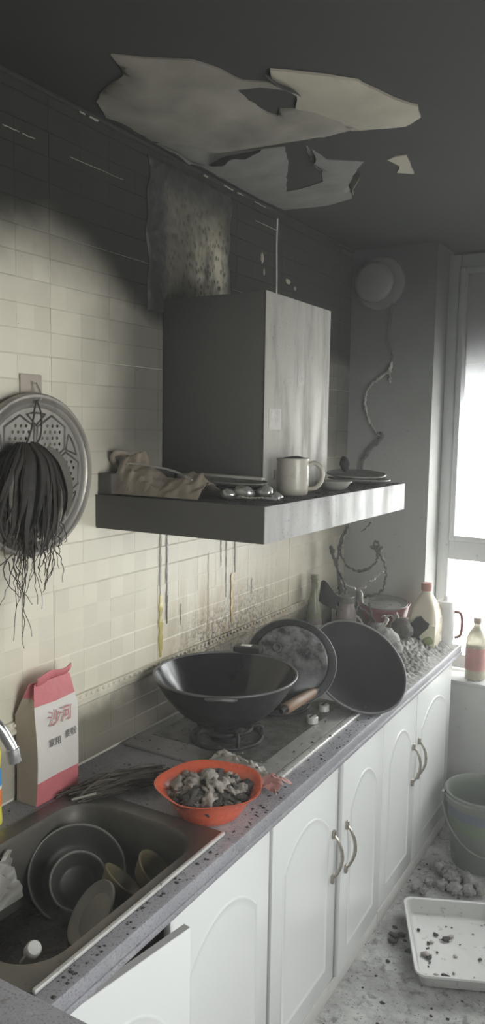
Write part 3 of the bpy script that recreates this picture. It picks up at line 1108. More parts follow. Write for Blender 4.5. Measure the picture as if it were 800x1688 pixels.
# faucet
fa = thing('faucet', 'chrome swivel faucet spout reaching over the sink', 'faucet', (.065, -.500, ZC))
MB().lathe([(.026, .0), (.026, .012), (.019, .02), (.016, .07), (.016, .11)], 24).build('base', MT['chrome'], fa)
pts = catmull([(0, 0, .10), (.003, .005, .24), (.02, .02, .325), (.07, .065, .345), (.12, .108, .315), (.145, .128, .268), (.151, .133, .245)], 8)
MB().tube(pts, .0125, 16).build('spout', MT['chrome'], fa, smooth=60)
MB().tube([(.1495, .1315, .255), (.1535, .135, .226)], .0150, 18).build('aerator', MT['chrome'], fa)
MB().tube([(0, 0, .09), (-.01, -.03, .11), (-.015, -.075, .125)], [.008, .007, .006], 10).build('lever', MT['chrome'], fa)

# detergent bottle
de = thing('detergent_bottle', 'bright yellow bottle with blue and orange label at the left edge', 'bottle', (.052, -.2945, ZC))
def ov(a, z): return 1
S = Matrix.Diagonal((.8, 1.1, 1, 1))
MB().lathe([(.028, 0), (.032, .004), (.033, .012), (.031, .05), (.031, .15), (.033, .175), (.028, .2), (.014, .225), (.012, .23)], 28, S).build('body', MT['yellow'], de)
MB().lathe([(.0322, .05), (.0322, .09)], 28, S, cap0=False, cap1=False).build('label_band', MT['orange'], de)
MB().lathe([(.0324, .09), (.0324, .098)], 28, S, cap0=False, cap1=False).build('label_band', MT['tag'], de)
MB().lathe([(.0322, .098), (.0322, .14)], 28, S, cap0=False, cap1=False).build('label_band', MT['blue'], de)
MB().lathe([(.014, .228), (.014, .255), (.009, .26), (.006, .275)], 18).build('cap', MT['yellow'], de)

# ------------------------------------------------------------------ flour sack
FL = (.012, -.168, ZC + .001)
fb = thing('flour_sack', 'standing white paper flour sack with red top and base by the wall', 'flour sack', FL)
fw, fd, fh = .150, .066, .30


def sack_loop(t):
    z = fh * t
    k = max(0, (t - .74) / .26)            # towards the folded top
    bul = math.sin(PI * min(1, t / .8)) * .006
    d0 = 0 + .031 * k
    d1 = fd - .018 * k + bul
    sh = .004 * math.sin(t * 7)
    y0 = .0 + .002 * math.sin(t * 5) + .018 * k
    y1 = fw - .004 * math.sin(t * 4) - .012 * k
    gus = .020 * k
    return [(d1, y0, z), (d1 + .003, (y0 + y1) / 2, z + sh), (d1, y1, z), ((d0 + d1) / 2, y1 - gus, z), (d0, y1, z), (d0, (y0 + y1) / 2, z), (d0, y0, z), ((d0 + d1) / 2, y0 + gus, z)]


ts = [0, .03, .1, .17, .195, .23, .32, .42, .52, .62, .70, .74, .78, .83, .88, .94, 1.0]
vs = []; fs = []; mi = []
mbk = MB()
for t in ts:
    vs += sack_loop(t)
for i in range(len(ts) - 1):
    tm = (ts[i] + ts[i + 1]) / 2
    for k in range(8):
        k2 = (k + 1) % 8
        front = k in (0, 1)
        red = (tm < .195 and k in (0, 1, 2)) or tm > .83
        mbk.f.append([i * 8 + k, i * 8 + k2, (i + 1) * 8 + k2, (i + 1) * 8 + k])
        mbk.mi.append(1 if (red and (front or tm > .86)) else (0 if front else 2))
mbk.f.append(list(range(7, -1, -1))); mbk.mi.append(2)
mbk.f.append([(len(ts) - 1) * 8 + k for k in range(8)]); mbk.mi.append(1)
mbk.v = [tuple(p) for p in vs]
mbk.build('sack_body', [MT['bagwhite'], MT['bagred'], MT['bagside']], fb, smooth=25)


def crest(u, v):
    z = fh + .028 * v
    return (fd * .62 + .012 * math.sin(v * 2) + .004 * math.sin(u * 9), .020 + (fw - .034) * u + .004 * v, z - .012 * (1 - u) + .006 * math.sin(u * 6) * v)


sheet('folded_top', MT['bagred'], crest, 14, 4, fb, thick=.004)


def text_obj(name, body, size, mat, parent, loc, rot, depth=.0004, sx=1.0):
    cu = bpy.data.curves.new(name, 'FONT')
    cu.body = body; cu.size = size; cu.extrude = depth
    tmp = bpy.data.objects.new(name, cu)
    COL.objects.link(tmp)
    dg = bpy.context.evaluated_depsgraph_get()
    me = bpy.data.meshes.new_from_object(tmp.evaluated_get(dg))
    bpy.data.objects.remove(tmp, do_unlink=True)
    me.materials.clear(); me.materials.append(mat)
    o = bpy.data.objects.new(name, me)
    o.location = loc; o.rotation_euler = rot; o.scale = (sx, 1, 1)
    return link(o, parent)


TR = (PI / 2, 0, PI / 2)
text_obj('lettering', '沙河', .043, MT['inkred'], fb, (fd + .0112, .036, .196), TR, sx=.95)
text_obj('lettering', '家用', .022, MT['inkgrey'], fb, (fd + .0105, .036, .142), TR)
text_obj('lettering', '麦粉', .022, MT['inkgrey'], fb, (fd + .0105, .092, .148), TR)

# ------------------------------------------------------------------ hob, burner, woks
hob = thing('gas_hob', 'soot-stained steel gas hob set in the worktop', 'gas hob', (0, 0, ZC))
MB().bb(.02, .498, .238, .905, .0005, .011, bev=.003).build('hob_plate', MT['hob'], hob)
MB().bb(.06, .44, .33, .89, .0112, .0125).build('burnt_panel', MT['hobdark'], hob, smooth=0)
MB().bb(.499, .522, .24, .903, .0005, .012, bev=.004).build('front_edge', MT['hobrim'], hob)
for ky, kx in ((.676, .425), (.792, .412)):
    k = MB().lathe([(.019, .0125), (.0185, .03), (.016, .033), (.002, .0335)], 24, Matrix.Translation((kx, ky, 0))).build('knob', MT['knob'], hob)
    MB().bb(kx - .003, kx + .003, ky - .016, ky + .016, .0335, .036).build('grip', MT['iron'], k)


def burner(cx, cy):
    b = MB()
    T = Matrix.Translation((cx, cy, 0))
    b.lathe([(.05, .012), (.05, .02), (.042, .03), (.042, .036), (.036, .042), (.01, .042)], 28, T)
    bo = b.build('burner_head', MT['iron'], hob)
    g = MB()
    for rr, zz in ((.105, .018), (.075, .046)):
        g.tube([(cx + rr * math.cos(a), cy + rr * math.sin(a), zz) for a in [2 * PI * k / 40 for k in range(41)]], .006, 8)
    for k in range(5):
        a = 2 * PI * k / 5 + .55
        ca, sa = math.cos(a), math.sin(a)
        g.tube([(cx + .105 * ca, cy + .105 * sa, .016), (cx + .105 * ca, cy + .105 * sa, .046), (cx + .098 * ca, cy + .098 * sa, .053), (cx + .055 * ca, cy + .055 * sa, .046)], .0065, 8)
    g.build('pan_support', MT['iron'], hob, smooth=50)


burner(.26, .43)
burner(.26, .755)


def wok_prof(r, d, pw=2.6, t=.0035):
    out = []
    k = 16
    for i in range(k + 1):
        u = i / k
        out.append((max(.001, r * u), d * (.35 * u ** 2 + .65 * u ** pw)))
    return out, t


def wok(name, label, loc, n, r, d, xref=(1, 0, 0), pw=2.6, inmat=None):
    w = thing(name, label, 'wok', loc, axis_rot(n, xref))
    out, t = wok_prof(r, d, pw)
    MB().lathe(out, 56, cap0=True, cap1=False).build('outer_shell', MT['iron'], w, smooth=60)
    inn = [(max(.001, a * (1 - .012)), b + t) for a, b in out]
    MB().lathe(inn, 56, cap0=True, cap1=False).build('inner_surface', inmat or MT['ironin'], w, smooth=60)
    ring = [(r * math.cos(a) * .996, r * math.sin(a) * .996, d + .001) for a in [2 * PI * k / 72 for k in range(73)]]
    MB().tube(ring, .0042, 8).build('rim', MT['rimline'], w, smooth=60)
    return w


WZ = .994
w1 = wok('wok', 'black wok with loop handles standing on the front burner', (.25, .434, WZ - .152), (.0, .0, 1), .213, .152, pw=3.2, inmat=MT['ironwet'])


def loop_handle(ang, parent, r, z, mat):
    ca, sa = math.cos(ang), math.sin(ang)
    tx, ty = -sa, ca
    pts = []
    for i in range(11):
        t = i / 10
        s = -.042 + .084 * t
        outv = .028 * math.sin(PI * t) ** .5
        rr = r - .004 + outv - (s * s) / (2 * r)
        pts.append((ca * rr + tx * s, sa * rr + ty * s, z + .010 * math.sin(PI * t)))
    MB().tube(pts, .0048, 8).build('loop_handle', mat, parent, smooth=60)


loop_handle(math.radians(-62), w1, .210, .144, MT['rimline'])
# scorched grip with a pale tag on the far side
a = math.radians(103)
T = Matrix.Translation((.232 * math.cos(a), .232 * math.sin(a), .157)) @ Matrix.Rotation(a - PI / 2, 4, 'Z')
gr = MB().box((0, 0, .004), (.092, .05, .026), T, bev=.007).build('grip', MT['iron'], w1)
T2 = T @ Matrix.Translation((-.006, -.002, .018))
MB().box((0, 0, 0), (.034, .018, .002), T2, bev=.0006).build('tag', MT['tag'], gr)
# label remnants burnt on the inner left side: a bright blue-grey sheen patch is left as glossy film
loc2 = Vector((.466, .947, .920))
n2 = Vector((.598, -.384, .745)).normalized()
w2 = wok('wok', 'large black wok with wooden stick handle lying tilted on the far burner', tuple(loc2 - n2 * .088), n2, .180, .088)
inv = (axis_rot(n2)).transposed()


def to_local(p, loc, R):
    return R @ (Vector(p) - Vector(loc))


S0 = to_local((.405, .772, .874), loc2 - n2 * .088, inv)
S1 = to_local((.404, .735, .879), loc2 - n2 * .088, inv)
S2 = to_local((.402, .53, .884), loc2 - n2 * .088, inv)
S3 = to_local((.402, .505, .884), loc2 - n2 * .088, inv)
MB().tube([S0, S1, S1.lerp(S2, .1)], [.008, .012, .0135], 12).build('socket', MT['iron'], w2)
MB().tube([S1.lerp(S2, .04), S1.lerp(S2, .2), S1.lerp(S2, .6), S1.lerp(S2, .97), S2], [.0135, .0155, .0175, .0175, .015], 16).build('wooden_handle', MT['wood'], w2, smooth=50)
MB().tube([S2, S3], [.012, .0075], 10).build('end_cap', MT['iron'], w2)

nl = Vector((.42, -.66, .62)).normalized()
lid = thing('pan_cover', 'dusty dark domed lid propped between the two woks', 'lid', (.300, .769, .953), axis_rot(nl, (1, .4, 0)))
r = .150
MB().lathe([(.001, .030), (.03, .0295), (.06, .027), (.09, .022), (.115, .014), (.125, .008), (.125, .006), (.10, .014), (.05, .024), (.001, .026)], 48).build('dome', MT['lidglass'], lid, smooth=60)
MB().lathe([(.124, .006), (.126, .010), (.146, .006), (.150, .003), (.150, -.004), (.146, -.006), (.144, .001), (.124, .003)], 48, cap0=False, cap1=False).build('flange', MT['iron'], lid, smooth=60)
ring = [(.150 * math.cos(t), .150 * math.sin(t), .002) for t in [2 * PI * k / 60 for k in range(61)]]
MB().tube(ring, .0028, 6).build('rim', MT['rimline'], lid, smooth=60)
ring = [(-.052 + .013 * math.cos(t), .03 + .013 * math.sin(t), .0295) for t in [2 * PI * k / 20 for k in range(21)]]
MB().tube(ring, .003, 6).build('knob_seat', MT['rimline'], lid, smooth=60)

# ------------------------------------------------------------------ red bowl with scraps
RB = (.450, .038, ZC + .001)
rb = thing('plastic_bowl', 'red-orange flower-shaped plastic bowl heaped with scraps on the worktop', 'bowl', RB)
def fl(a, z):
    k = min(1, max(0, z / .07))
    return 1 + .03 * k * math.cos(5 * a + .6)
prof = [(.001, 0), (.07, 0), (.076, .004), (.092, .03), (.112, .058), (.128, .073), (.131, .0745), (.128, .0755), (.110, .062), (.088, .034), (.072, .008), (.001, .006)]
MB().lathe(prof, 70, rfun=fl).build('shell', MT['bowlred'], rb, smooth=60)
sm = [lump_mesh('peel_scrap', .019, 1.2, .8, .5, MT['scrap'] if k % 3 else MT['scrapdark'], k + 1, 3, .95, 1.7) for k in range(6)]
for k in range(6):
    q_ = 1.2 + .3 * k
    tmp = sheet('peel_scrap', MT['scrap'] if k % 2 else MT['scrapdark'], lambda u, v, q_=q_, k=k: (.013 * math.sin((u - .5) * q_ * 1.6), .03 * (v - .5) + .004 * math.sin(u * 5 + k), .013 * math.cos((u - .5) * q_ * 1.6) + .006 * noise.noise(Vector((u * 4, v * 4, k)))), 7, 7, None, .003)
    sm.append(tmp.data); bpy.data.objects.remove(tmp, do_unlink=True)
MB().lathe([(.09, .034), (.075, .042), (.045, .052), (.001, .058)], 24, cap0=True).build('ash_filling', MT['scrapdark'], rb)
for k in range(72):
    rr = .094 * math.sqrt((k + .5) / 72)
    a = k * 2.39996
    z = .036 + .026 * (1 - (rr / .1) ** 2) + rnd.uniform(-.004, .006)
    s = bpy.data.objects.new('peel_scrap', sm[(k * 5 + k // 12) % 12])
    s.location = (RB[0] + rr * math.cos(a), RB[1] + rr * math.sin(a), RB[2] + z)
    s.rotation_euler = (rnd.uniform(-.7, .7), rnd.uniform(-.7, .7), rnd.uniform(0, 6.28))
    q = rnd.uniform(.7, 1.15)
    s.scale = (q, q, q)
    link(s)
    tag(s, 'ash-grey food scrap heaped in the red bowl', 'scrap', 'scraps in the red bowl')

# packet beside the bowl
def pk(u, v):
    x = .325 + .235 * u
    y = .275 + (.10 - .03 * u + .03 * noise.noise(Vector((u * 6, 3, round(v) * 4)))) * (v - .5) - .06 * u
    x += .02 * noise.noise(Vector((v * 7, 1, u * 2)))
    b = .022 * math.sin(PI * v) * (1 - .3 * u)
    return (x, y, ZC + .013 + b + .010 * abs(noise.noise(Vector((u * 11, v * 8, 1)))) * 2)


pm = lambda u, v: 1 if u > .78 else (2 if v < .12 and u > .4 else 0)
o = sheet('food_packet', None, pk, 30, 16, None, thick=.002, mats=[MT['film2'], MT['filmpink'], MT['filmgreen']], mfun=pm)
tag(o, 'crumpled dusty plastic packet with pink end behind the red bowl', 'packet')

# bundle of burnt stalks
bu = thing('stalk_bundle', 'bundle of burnt thin stalks lying between flour sack and red bowl', 'stalk bundle', (.10, -.085, ZC))
for k in range(190):
    a0 = Vector((rnd.uniform(-.01, .06), rnd.uniform(-.03, .035), rnd.uniform(.003, .022)))
    a1 = Vector((.155 + rnd.uniform(-.02, .03), .165 + rnd.uniform(-.03, .035), rnd.uniform(.004, .055)))
    t0, t1 = rnd.uniform(-.05, .35), rnd.uniform(.65, 1.1)
    p0 = a0.lerp(a1, t0); p1 = a0.lerp(a1, t1)
    md = p0.lerp(p1, .5) + Vector((rnd.uniform(-.02, .02), rnd.uniform(-.02, .02), rnd.uniform(0, .02)))
    for p in (p0, p1, md):
        p.z = max(p.z, .004)
    rr = rnd.uniform(.0008, .0024)
    MB().tube(catmull([p0, md, p1], 3), rr, 5).build('stalk', MT['twig'] if k % 5 else MT['leaf'], bu)
st = MB().tube([(.045, -.03, .016), (.085, .015, .024)], .003, 6).build('stalk', MT['film2'], bu)

# ------------------------------------------------------------------ range hood
HY0, HY1, HD = .143, 1.172, .533
hd = thing('range_hood', 'stainless range hood with tall box and wide flat canopy', 'range hood', (0, 0, 1.442))
mb = MB()
mb.bb(.005, HD - .0012, HY0 + .0012, HY1 - .0012, .003, .088)
mb.build('canopy_core', MT['hoodside'], hd, smooth=0)
MB().bb(HD - .004, HD, HY0, HY1, 0, .0915, bev=.0012).build('canopy_front', MT['canopy'], hd)
MB().bb(.004, HD - .004, HY0, HY0 + .003, 0, .0915).build('canopy_side', MT['hoodside'], hd, smooth=0)
MB().bb(.004, HD - .004, HY1 - .003, HY1, 0, .0915).build('canopy_side', MT['hoodside'], hd, smooth=0)
MB().bb(.004, HD - .005, HY0 + .004, HY1 - .004, .088, .0905).build('sooty_top', MT['soottop'], hd, smooth=0)
MB().bb(.004, .05, HY0 + .01, HY1 - .01, .09, .15, bev=.003).build('back_rail', MT['hoodside'], hd)
cz0, cz1 = .09, .658
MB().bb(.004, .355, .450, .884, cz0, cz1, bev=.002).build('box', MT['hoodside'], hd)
MB().bb(.3555, .3585, .448, .886, cz0, cz1 + .001, bev=.001).build('box_front', MT['steel'], hd)
mb = MB()
mb.lathe([(.024, -.028), (.028, -.022), (.03, -.004), (.03, .0)], 20, Matrix.Translation((.36, .80, 0))).build('oil_cup', MT['mug'], hd)
for ly in (.36, .95):
    MB().lathe([(.03, -.004), (.034, 0)], 20, Matrix.Translation((.30, ly, .001))).build('lamp', MT['tag'], hd)
# two faint paper stickers on the box front
MB().bb(.3587, .3592, .475, .55, .275, .335).build('sticker', MT['steel2'], hd, smooth=0)
MB().bb(.3587, .3592, .655, .70, .41, .46).build('sticker', MT['steel2'], hd, smooth=0)

ZH = 1.5335
mug = thing('mug', 'smoked cream mug standing on the hood canopy', 'mug', (.432, .487, ZH))
MB().lathe([(.001, 0), (.040, 0), (.044, .004), (.046, .02), (.046, .098), (.0468, .103), (.045, .105), (.043, .103), (.042, .01), (.001, .007)], 36).build('cup', MT['mug'], mug, smooth=50)
MB().tube(catmull([(.043 * .86, .043 * .5, .085), (.063 * .86, .063 * .5, .091), (.082 * .86, .082 * .5, .075), (.084 * .86, .084 * .5, .045), (.068 * .86, .068 * .5, .022), (.044 * .86, .044 * .5, .018)], 5), .0065, 10).build('handle', MT['mug'], mug, smooth=60)
me = lump_mesh('charred_content', .036, 1, 1, .3, MT['dark'], 3)
oo = bpy.data.objects.new('charred_content', me); oo.location = (0, 0, .09); link(oo, mug)
MB().box((-.052 , -.012, .055), (.006, .012, .026), bev=.002).build('chip', MT['tag'], mug)

dish('plate', 'dark sooty plate lying flat on the canopy at the far end', 'plate', (.415, 1.03, ZH + .004), (.02, .02, 1), .105, .014, .06, MT['plate'], 'plates on the hood canopy')
dish('plate', 'sooty plate stacked askew on top of the far plate', 'plate', (.410, 1.015, ZH + .023), (.05, -.06, 1), .10, .013, .055, MT['plate'], 'plates on the hood canopy')
dish('bowl', 'small pale bowl by the canopy front edge next to the mug', 'bowl', (.455, .73, ZH), (0, 0, 1), .052, .026, .026, MT['bowlwhite'])
me = lump_mesh('charred_lump', .028, .6, .8, 1, MT['dark'], 5); oo = bpy.data.objects.new('charred_lump', me)
oo.location = (.37, 1.01, ZH + .038); link(oo); tag(oo, 'black charred lump on the stacked plates at the far end of the canopy', 'lump')

t_ = dish('tray', 'thin dark oval metal tray stacked on the canopy before the hood box', 'tray', (.27, .366, ZH + .032), (.05, -.03, 1), .140, .012, .105, MT['plate'], t=.003)
t_.scale = (1, .56, 1)
t_ = dish('tray', 'second dark oval tray under the top tray before the hood box', 'tray', (.285, .364, ZH + .008), (.02, -.02, 1), .130, .014, .095, MT['hoodside'], t=.003)
t_.scale = (1, .56, 1)
o = MB().box((0, 0, 0), (.185, .022, .008), Matrix.Translation((.35, .29, ZH + .058)) @ Matrix.Rotation(.10, 4, 'Z') @ Matrix.Rotation(.03, 4, 'Y'), bev=.003).build('spatula', MT['steel'])
tag(o, 'flat metal bar lying across the trays towards the mug', 'spatula')


def bag_fn(u, v):
    # a slumped film bag: v runs over its back, u along the canopy
    x = .045 + .285 * u
    hgt = (.082 * (1 - .55 * u) + .012 * math.sin(u * 9)) * math.sin(PI * v) ** .9
    n1 = noise.noise(Vector((u * 7, v * 5, 3))); n2_ = noise.noise(Vector((u * 15, v * 11, 5)))
    if v in (0, 1):
        n1 = n2_ = 0
    y = .156 + .115 * v + .010 * n1
    return (x + .008 * n2_, y, ZH + .004 + max(0, hgt * (1 + .5 * n1) + .010 * n2_))


bag = thing('plastic_bag', 'smoke-stained plastic bag with knotted top at the left end of the canopy', 'plastic bag')
sheet('bag_film', MT['film'], bag_fn, 46, 26, bag, thick=.0014)
ring = []
for k in range(15):
    t = k / 14
    a = -.6 + t * 4.6
    ring.append((.040 + .024 * math.cos(a), .205 + .012 * math.sin(a * 2), ZH + .088 + .026 * math.sin(a)))
MB().tube(ring, [.008 * (.6 + .5 * abs(math.sin(k))) for k in range(15)], 8, flat=.4).build('bag_handle', MT['film'], bag, smooth=60)
MB().tube(catmull([(.06, .20, ZH + .085), (.14, .185, ZH + .085), (.24, .18, ZH + .072), (.30, .175, ZH + .052)], 4), .003, 6).build('bag_edge', MT['silver'], bag)

# crumpled foil and a spoon-like scrap on the front corner
sp = thing('spoon', 'small steel spoon lying by the canopy corner below the mug', 'spoon', (.455, .235, ZH + .002))
MB().tube([(-.055, .01, .008), (-.02, .005, .006), (.02, .0, .01), (.05, .02, .006)], [.004, .003, .003, .004], 8).build('stem', MT['silver'], sp)
MB().lathe([(.001, 0), (.014, .002), (.018, .008), (.0165, .008), (.012, .004), (.001, .002)], 20, Matrix.Translation((-.068, .012, .002)) @ Matrix.Diagonal((1.4, 1, 1, 1))).build('bowl', MT['silver'], sp)
for k, (lx, ly, s) in enumerate(((.40, .27, .022), (.44, .31, .020), (.37, .235, .016), (.478, .30, .014))):
    me = lump_mesh('foil_scrap', s, 1.3, 1, .9, MT['silver'], k + 20, 2, .5, 2)
    oo = bpy.data.objects.new('foil_scrap', me); oo.location = (lx, ly, ZH); link(oo)
    tag(oo, ('largest crumpled foil scrap left of the mug on the canopy', 'crumpled foil scrap closest to the mug on the canopy', 'leftmost small foil scrap beside the bag on the canopy', 'tiny foil scrap at the canopy front edge below the mug')[k], 'foil scrap', 'foil scraps on the canopy')

# ------------------------------------------------------------------ steamer disc and hanging bundle
hk = thing('wall_hook', 'square adhesive hook on the tiles above the steamer disc', 'hook', (.0045, -.094, 1.815))
MB().bb(0, .003, -.035, .035, -.028, .028, bev=.001).build('backing_plate', MT['bagside'], hk)
MB().tube([(.003, 0, .01), (.018, 0, .005), (.030, 0, -.012), (.034, 0, -.03), (.028, 0, -.04)], .003, 8).build('hook_wire', MT['chrome'], hk)
stm = thing('steamer_plate', 'round perforated steel steamer plate hanging on the tiled wall', 'steamer plate', (.022, -.104, 1.598), (0, math.radians(2), 0))
TS = Matrix(((0, 0, 1, 0), (1, 0, 0, 0), (0, 1, 0, 0), (0, 0, 0, 1)))      # local xy disc -> yz plane, z -> +x
RI = .166
outline = [(RI * math.cos(2 * PI * k / 64), RI * math.sin(2 * PI * k / 64)) for k in range(64)]
pts = [Vector(p) for p in outline]
edges = [(k, (k + 1) % 64) for k in range(64)]
hexes = [(0, 0)] + [(.105 * math.cos(k * PI / 3), .105 * math.sin(k * PI / 3)) for k in range(6)]
holes = []
for hx, hy in hexes:
    for i in range(-4, 5):
        for j in range(-6, 7):
            x = (i + (j % 2) * .5) * .0172 + .004
            y = j * .0149
            # pointy-top hexagon test
            ax, ay = abs(x), abs(y)
            if ax < .037 and ay < .044 - ax * .55:
                q = (hx + x, hy + y)
                if math.hypot(*q) < RI - .010:
                    holes.append(q)
for (qx, qy) in holes:
    b = len(pts)
    for k in range(8):
        a = -2 * PI * k / 8
        pts.append(Vector((qx + .0042 * math.cos(a), qy + .0042 * math.sin(a))))
        edges.append((b + k, b + (k + 1) % 8))
r_ = delaunay_2d_cdt(pts, edges, [], 1, 1e-7)
V, F = r_[0], []
for f in r_[2]:
    c_ = sum((V[i] for i in f), Vector((0, 0))) / len(f)
    if all((c_.x - q[0]) ** 2 + (c_.y - q[1]) ** 2 > .0040 ** 2 for q in holes):
        F.append(f)
K = len(V)
vs = [(p.x, p.y, .004) for p in V] + [(p.x, p.y, .0028) for p in V]
fs = [tuple(f) for f in F] + [tuple(K + i for i in reversed(f)) for f in F]
cn = set()
for f in F:
    for i in range(len(f)):
        cn.add((f[i], f[(i + 1) % len(f)]))
for a, b in cn:
    if (b, a) not in cn:
        fs.append((b, a, K + a, K + b))
MB().add(vs, fs, TS).build('perforated_disc', MT['steamer'], stm, smooth=20)
MB().lathe([(RI - .001, .0045), (.170, .013), (.176, .016), (.182, .013), (.186, .006), (.190, .012), (.196, .013), (.200, .008), (.200, -.004), (.194, -.012), (.19, .000), (.18, .006), (.172, .008), (RI - .001, .002)], 72, TS, cap0=False, cap1=False).build('raised_rim', MT['steamer'], stm, smooth=40)
for hx, hy in hexes:
    loop = []
    for k in range(7):
        a = PI / 2 + k * PI / 3
        p = (hx + .055 * math.cos(a), hy + .055 * math.sin(a))
        d = math.hypot(*p)
        if d > RI - .006:
            p = (p[0] * (RI - .006) / d, p[1] * (RI - .006) / d)
        loop.append((p[0], p[1], .0048))
    MB().tube(loop, .0026, 6, TS).build('embossed_ridge', MT['ridge'], stm, smooth=40)
for k in range(6):
    a = PI / 2 + k * PI / 3
    tri = [(.152 * math.cos(a + s), .152 * math.sin(a + s), .0048) for s in (-.20, -.1, 0, .1, .20)] + [(.122 * math.cos(a), .122 * math.sin(a), .0048)]
    tri.append(tri[0])
    MB().tube(tri, .0026, 6, TS).build('embossed_ridge', MT['ridge'], stm, smooth=40)

hb = thing('hanging_bundle', 'bundle of charred dried leaves and roots hanging before the steamer plate', 'dried bundle', (.06, -.170, 1.665))
MB().tube(catmull([(-.010, .055, .115), (-.005, .04, .10), (.004, .02, .05), (0, 0, .0)], 4), .0022, 6).build('tie_string', MT['root'], hb)
MB().tube(catmull([(-.010, .05, .115), (.0, .055, .08), (.006, .045, .03), (.01, .012, -.005)], 4), .0022, 6).build('tie_string', MT['root'], hb)
ring = [(.016 * math.cos(t), .004 + .020 * math.sin(t), .002 * math.sin(2 * t)) for t in [2 * PI * k / 20 for k in range(21)]]
MB().tube(ring, .005, 6).build('knot', MT['root'], hb)
for k in range(96):
    sy = rnd.uniform(-1, 1)
    yend = sy * .100 + .004
    fx = rnd.uniform(-.005, .066) * (1 - .35 * abs(sy))
    ln = rnd.uniform(.15, .285) * (1 - .20 * abs(sy))
    p = [(fx * .35, yend * .22, .012), (fx * .9, yend * .62, -.022), (fx, yend * .92, -.42 * ln), (fx * .8, yend * .98 + rnd.uniform(-.014, .014), -.75 * ln), (fx * .5 + rnd.uniform(-.006, .006), yend * .95 + rnd.uniform(-.024, .024), -ln)]
    path = catmull(p, 4)
    n = len(path)
    wd = rnd.uniform(.004, .0115)
    rs = [wd * (.5 + .5 * math.sin(PI * min(1, .12 + i / n * .9))) * (1 - .75 * (i / n) ** 3) for i in range(n)]
    MB().tube(path, rs, 6, flat=rnd.uniform(.15, .5), ref=(1, rnd.uniform(-.8, .8), 0)).build('leaf', MT['leaf'] if k % 7 else MT['leaf2'], hb, smooth=60)
path = catmull([(.045, .028, .005), (.060, .060, -.03), (.055, .092, -.10), (.036, .100, -.165)], 6)
n = len(path)
MB().tube(path, [.012 * math.sin(PI * (.15 + .8 * i / n)) for i in range(n)], 6, flat=.2, ref=(1, 0, 0)).build('leaf', MT['leaf2'], hb, smooth=60)
for k in range(44):
    y0 = rnd.uniform(-.085, .09); z0 = rnd.uniform(-.26, -.17); x0 = rnd.uniform(0, .035)
    L_ = rnd.uniform(.04, .13)
    if k < 6:
        y0 = rnd.uniform(-.035, .0); L_ = rnd.uniform(.16, .27)
    yy = y0
    path = []
    dy = rnd.uniform(-.004, .005)
    for i in range(11):
        path.append((x0 + rnd.uniform(-.003, .003), yy, z0 - L_ * i / 10))
        dy = dy * .75 + rnd.uniform(-.0055, .0055)
        yy += dy
    MB().tube(catmull(path, 3), [.0017 * (1 - .5 * i / 31) for i in range(31)], 4).build('root', MT['root'], hb, smooth=60)

# ------------------------------------------------------------------ exhaust cover and burnt cable on the column
fn_ = thing('exhaust_cover', 'round smoke-stained exhaust fan cover high on the column', 'fan cover', (.138, YC, 2.368), (PI / 2, 0, 0))
MB().lathe([(.112, 0), (.116, .004), (.114, .016), (.104, .020), (.090, .021), (.060, .021)], 48).build('flange', MT['fan'], fn_, smooth=50)
MB().lathe([(.070, .021), (.068, .052)], 40).build('duct', MT['dark'], fn_, smooth=50)
MB().lathe([(.084, .052), (.088, .056), (.086, .066), (.07, .074), (.04, .079), (.001, .080)], 44, Matrix.Translation((-.014, 0, 0)) @ Matrix.Rotation(.10, 4, 'Y')).build('domed_lid', MT['fan'], fn_, smooth=60)

cb = thing('burnt_cable', 'burnt curling cable hanging down the column below the fan cover', 'cable', (.2, YC - .02, 1.55))
def cable(pts, r, parent, name='strand', mat='wire', k=7, jit=.004):
    P_ = catmull(pts, k)
    P_ = [p + Vector((rnd.uniform(-jit, jit), rnd.uniform(-jit, jit) * .4, rnd.uniform(-jit, jit))) for p in P_]
    MB().tube(P_, [r * rnd.uniform(.55, 1.35) for _ in P_], 6).build(name, MT[mat], parent, smooth=60)
def rel(l, base): return [tuple(Vector(p) - Vector(base)) for p in l]
B = (.2, YC - .02, 1.55)
Y1 = 1.885
cable(rel([(.205, Y1, 2.285), (.20, Y1, 2.2), (.192, Y1, 2.117), (.212, Y1, 2.05), (.205, Y1, 2.0)], B), .0038, cb)
cable(rel([(.212, Y1, 2.02), (.205, Y1, 1.97), (.207, Y1, 1.93)], B), .006, cb, mat='copper')
cable(rel([(.205, Y1, 1.98), (.15, Y1, 1.945), (.107, Y1, 1.905), (.092, Y1, 1.86), (.097, Y1, 1.80), (.125, Y1, 1.74), (.166, Y1, 1.69)], B), .0062, cb, mat='copper')
cable(rel([(.172, Y1, 1.69), (.15, Y1, 1.655), (.118, Y1, 1.625), (.088, Y1, 1.575), (.085, Y1, 1.52), (.10, Y1, 1.46)], B), .0085, cb)
cable(rel([(.16, Y1, 1.70), (.178, Y1, 1.695), (.172, Y1, 1.675)], B), .008, cb)

